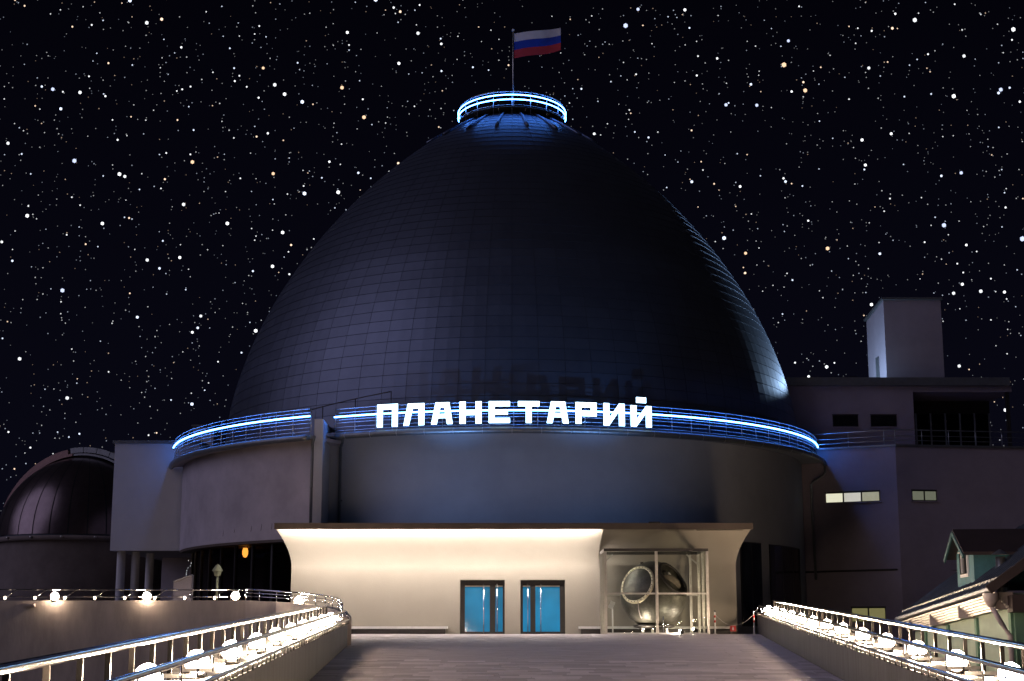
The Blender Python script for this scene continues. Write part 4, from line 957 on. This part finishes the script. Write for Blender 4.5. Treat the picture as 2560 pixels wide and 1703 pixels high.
for k in range(NG):
    o = bpy.data.objects.new('panel', gm); C.objects.link(o); o.parent = od
    o.location = Vector((oc.x, YO, oc.z)) - ORG[ob.name]; o.rotation_euler = (0, 0, 2 * math.pi * k / NG)
# shutter: a raised band over the top of the dome
sa = R(14); ud = Vector((math.cos(sa), -math.sin(sa), 0)); vd = Vector((math.sin(sa), math.cos(sa), 0)); o0 = Vector((oc.x, YO, oc.z))
def shut(t0, t1, w0, w1, r0, r1, n=14):
    b = MB(); vs = []; fs = []
    for i in range(n + 1):
        t = lerp(t0, t1, i / n); d = ud * math.cos(t) + Vector((0, 0, 1)) * math.sin(t)
        for w_, r_ in ((w0, r0), (w1, r0), (w1, r1), (w0, r1)): vs.append(o0 + d * r_ + vd * w_)
    for i in range(n):
        for k in range(4): fs.append((i*4+k, (i+1)*4+k, (i+1)*4+(k+1) % 4, i*4+(k+1) % 4))
    fs += [(3,2,1,0), (n*4, n*4+1, n*4+2, n*4+3)]
    return b.add(vs, fs)
make('shutter', shut(R(100), R(158), -1.0, 1.0, RO + .22, RO + .55), M['obspink'], ob)
make('shutter_rail', shut(R(96), R(158), -1.15, -1.02, RO + .03, RO + .20), M['obspink'], ob)
for k in range(5):
    t0, t1 = R(98 - k * 9.5), R(98 - (k + 1) * 9.5 + .5)
    make('shutter_leaf', shut(t0, t1, -1.0, 1.0, RO + .24, RO + .60, 3), M['zinc'], ob)
make('shutter_rail', shut(R(95), R(50), -1.15, -1.02, RO + .03, RO + .16), M['zinc'], ob)
for k in range(6):
    a = -1.0 + k * .35; p = pol(RO + .25, a, oc.z - .1, (oc.x, YO))
    make('ring_roller', MB().lathe([(0, -.05), (.09, -.05), (.09, .05), (0, .05)], 8, p), M['steelsatin'], ob)

# ================================================================== GREEN HOUSE ON THE RIGHT
Nn = at(2490, 1478, 34.0); Ff = at(2250, 1552, 50.0)
e_ = Vector((Ff.x - Nn.x, Ff.y - Nn.y, 0)); LH = e_.length; e_.normalize(); t_ = Vector((e_.y, -e_.x, 0)); SZ = (Ff.z - Nn.z) / LH
hs = thing('green_house', (Nn.x, Nn.y, GZ), 'old green plastered house with a metal roof and teal dormer beyond the right parapet', 'house')
def H(s, t, z, tilt=True): p = Vector((Nn.x, Nn.y, 0)) + e_ * s + t_ * t; return Vector((p.x, p.y, z + (SZ * s if tilt else 0)))
def hbox(s0, s1, t0, t1, z0, z1, tilt=True, ztop=None):
    # corners ordered counter-clockwise seen from above
    B = [H(s0,t0,z0,tilt), H(s0,t1,z0,tilt), H(s1,t1,z0,tilt), H(s1,t0,z0,tilt)]; T = [H(s0,t0,z1), H(s0,t1,z1), H(s1,t1,z1), H(s1,t0,z1)]
    return MB().hexa(B, T)
ze = Nn.z; RSL = .72
make('wall', hbox(.35, LH - .3, .45, 7.5, GZ, ze - .40, tilt=False), M['greenwall'], hs)
make('upper_wall', hbox(.36, LH - .31, .46, 7.49, ze - .399, ze - .02), M['greenwall'], hs)
for s in (.36, 4.6, 9.0, 13.2):
    make('pilaster', hbox(s, s + .28, .38, .449, GZ, ze - .42, tilt=False), M['greentrim'], hs)
make('pilaster', hbox(.27, .349, .46, .7, GZ, ze - .42, tilt=False), M['greentrim'], hs)
for k in range(6):
    z1 = ze - .02 - .062 * k
    make('eave_slat', MB().bar(H(.1, .02 + .05 * k, z1 - .03), H(LH, .02 + .05 * k, z1 - .03), .05, .05), M['eave'], hs)
for s in (.2, 5.0, 9.8, 14.0): make('eave_bracket', hbox(s, s + .14, .0, .44, ze - .42, ze - .01), M['pinkpaint'], hs)
make('gutter', MB().tube([H(.0, -.08, ze + .05), H(LH, -.08, ze + .05)], .07, 8), M['zinc'], hs)
# roof: sheet with standing seams
TT = 4.2
make('roof', MB().add([H(-.1, -.15, ze + .03), H(LH + .2, -.15, ze + .03), H(LH + .2, TT, ze + .03 + RSL * (TT + .15)), H(-.1, TT, ze + .03 + RSL * (TT + .15)),
                       H(-.1, -.15, ze + .10), H(LH + .2, -.15, ze + .10), H(LH + .2, TT, ze + .10 + RSL * (TT + .15)), H(-.1, TT, ze + .10 + RSL * (TT + .15))], [(0,1,2,3),(7,6,5,4),(0,4,5,1),(1,5,6,2),(2,6,7,3),(3,7,4,0)]), M['roofsheet'], hs)
rfo = [o for o in hs.children if o.name.startswith('roof')][-1]
for k in range(27):
    s = .2 + k * .6
    if s < LH: make('roof_seam', MB().bar(H(s, -.14, ze + .12), H(s, TT, ze + .12 + RSL * (TT + .14)), .04, .05), M['roofsheet'], rfo)
for k in range(40):
    s = .3 + k * .4
    if s < LH: make('snow_guard', MB().bar(H(s, .12, ze + .30), H(s + .3, .12, ze + .30), .03, .13), M['zinc'], rfo)
make('gable_wall', MB().add([H(.30,.5,ze-.4), H(.30,7.4,ze-.4), H(.30,4.0,ze+RSL*3.9), H(.45,.5,ze-.4), H(.45,7.4,ze-.4), H(.45,4.0,ze+RSL*3.9)], [(0,1,2),(5,4,3),(0,3,4,1),(1,4,5,2),(2,5,3,0)]), M['darkroof'], hs)
make('gable_board', MB().bar(H(-.12, -.2, ze + .02), H(-.12, TT, ze + .02 + RSL * (TT + .2)), .08, .22), M['darkroof'], hs)
make('eave_return', hbox(-.3, .30, .3, 7.6, ze - .5, ze - .1), M['darkroof'], hs)
# dormer
dm0 = H(5.1, .5, 0)
ds0, ds1, dt = 5.1, 7.6, .5
zdb, zde, zdr = at(2440, 1462, dm0.y).z, at(2440, 1374, dm0.y).z, at(2410, 1331, H((ds0+ds1)/2, dt, 0).y).z
Hn = lambda s, t, z: H(s, t, z, False)
dmb = MB(); sm = (ds0 + ds1) / 2
dmb.add([Hn(ds0,dt,zdb),Hn(ds1,dt,zdb-.1),Hn(ds1,dt,zde),Hn(sm,dt,zdr-.1),Hn(ds0,dt,zde), Hn(ds0,4,zdb),Hn(ds1,4,zdb-.1),Hn(ds1,4,zde),Hn(sm,4,zdr-.1),Hn(ds0,4,zde)],
        [(4,3,2,1,0),(5,6,7,8,9),(0,1,6,5),(1,2,7,6),(4,0,5,9)])
dor = make('dormer', dmb, M['teal'], hs)
for sgn, s_e in ((-1, ds0), (1, ds1)):
    b0 = [Hn(s_e + sgn*.22, dt - .3, zde - .16), Hn(sm, dt - .3, zdr), Hn(sm, 4.6, zdr), Hn(s_e + sgn*.22, 4.6, zde - .16)]
    make('dormer_roof', MB().hexa(b0, [v + Vector((0, 0, .09)) for v in b0]), M['darkroof'], dor)
for sgn, s_e in ((-1, ds0), (1, ds1)):
    make('barge_board', MB().bar(Hn(s_e + sgn*.22, dt - .31, zde - .20), Hn(sm, dt - .31, zdr - .03), .05, .12), M['tealdark'], dor)
arch = [(sm - .55, zdb + .25), (sm + .55, zdb + .25)] + [(sm + .55 * math.cos(t), zdb + .95 + .55 * math.sin(t)) for t in np.linspace(0, math.pi, 12)]
def archmesh(sc_, t0, t1):
    cx, cz = sm, zdb + .85; n = len(arch)
    f_ = [Hn(cx + (s - cx) * sc_, t0, cz + (z - cz) * sc_) for s, z in arch]; b_ = [Hn(cx + (s - cx) * sc_, t1, cz + (z - cz) * sc_) for s, z in arch]
    return MB().add(f_ + b_, [tuple(range(n)), tuple(range(2*n-1, n-1, -1))] + [(i, i + n, (i+1) % n + n, (i+1) % n) for i in range(n)])
dw = make('window', archmesh(1.0, dt - .05, dt + .02), M['white'], dor)
make('window_pane', archmesh(.86, dt - .07, dt - .052), M['darkglass'], dor)
make('glazing_bar', MB().bar(Hn(sm, dt - .085, zdb + .35), Hn(sm, dt - .085, zdb + 1.4), .06, .03), M['white'], dor)
make('glazing_bar', MB().bar(Hn(sm - .45, dt - .085, zdb + .95), Hn(sm + .45, dt - .085, zdb + .95), .05, .03), M['white'], dor)
# flue and downpipe
fq = H(4.3, 1.05, 0); zfb, zft = at(2473, 1450, fq.y).z, at(2473, 1392, fq.y).z
fu = make('flue', MB().lathe([(.13, zfb - .4), (.13, zft), (.12, zft)], 14, (fq.x, fq.y, 0)), M['steelsatin'], hs)
make('flue_cowl', MB().lathe([(.24, zft + .06), (.02, zft + .2), (0, zft + .2)], 14, (fq.x, fq.y, 0)), M['zinc'], hs)
make('flue_flashing', MB().lathe([(.18, zfb - .2), (.15, zfb + .12), (.13, zfb + .12)], 14, (fq.x, fq.y, 0)), M['darkroof'], hs)
dp0 = H(.05, -.12, ze - .05)
make('rainwater_head', MB().lathe([(.19, .0), (.17, -.16), (.08, -.32), (.06, -.32)], 12, dp0), M['pinkpaint'], hs)
make('downpipe', MB().tube([dp0 + Vector((0,0,-.3)), H(.1, .10, ze - .75), H(.15, .30, ze - 1.05), H(.15, .32, -3.9)], .065, 8), M['pinkpaint'], hs)
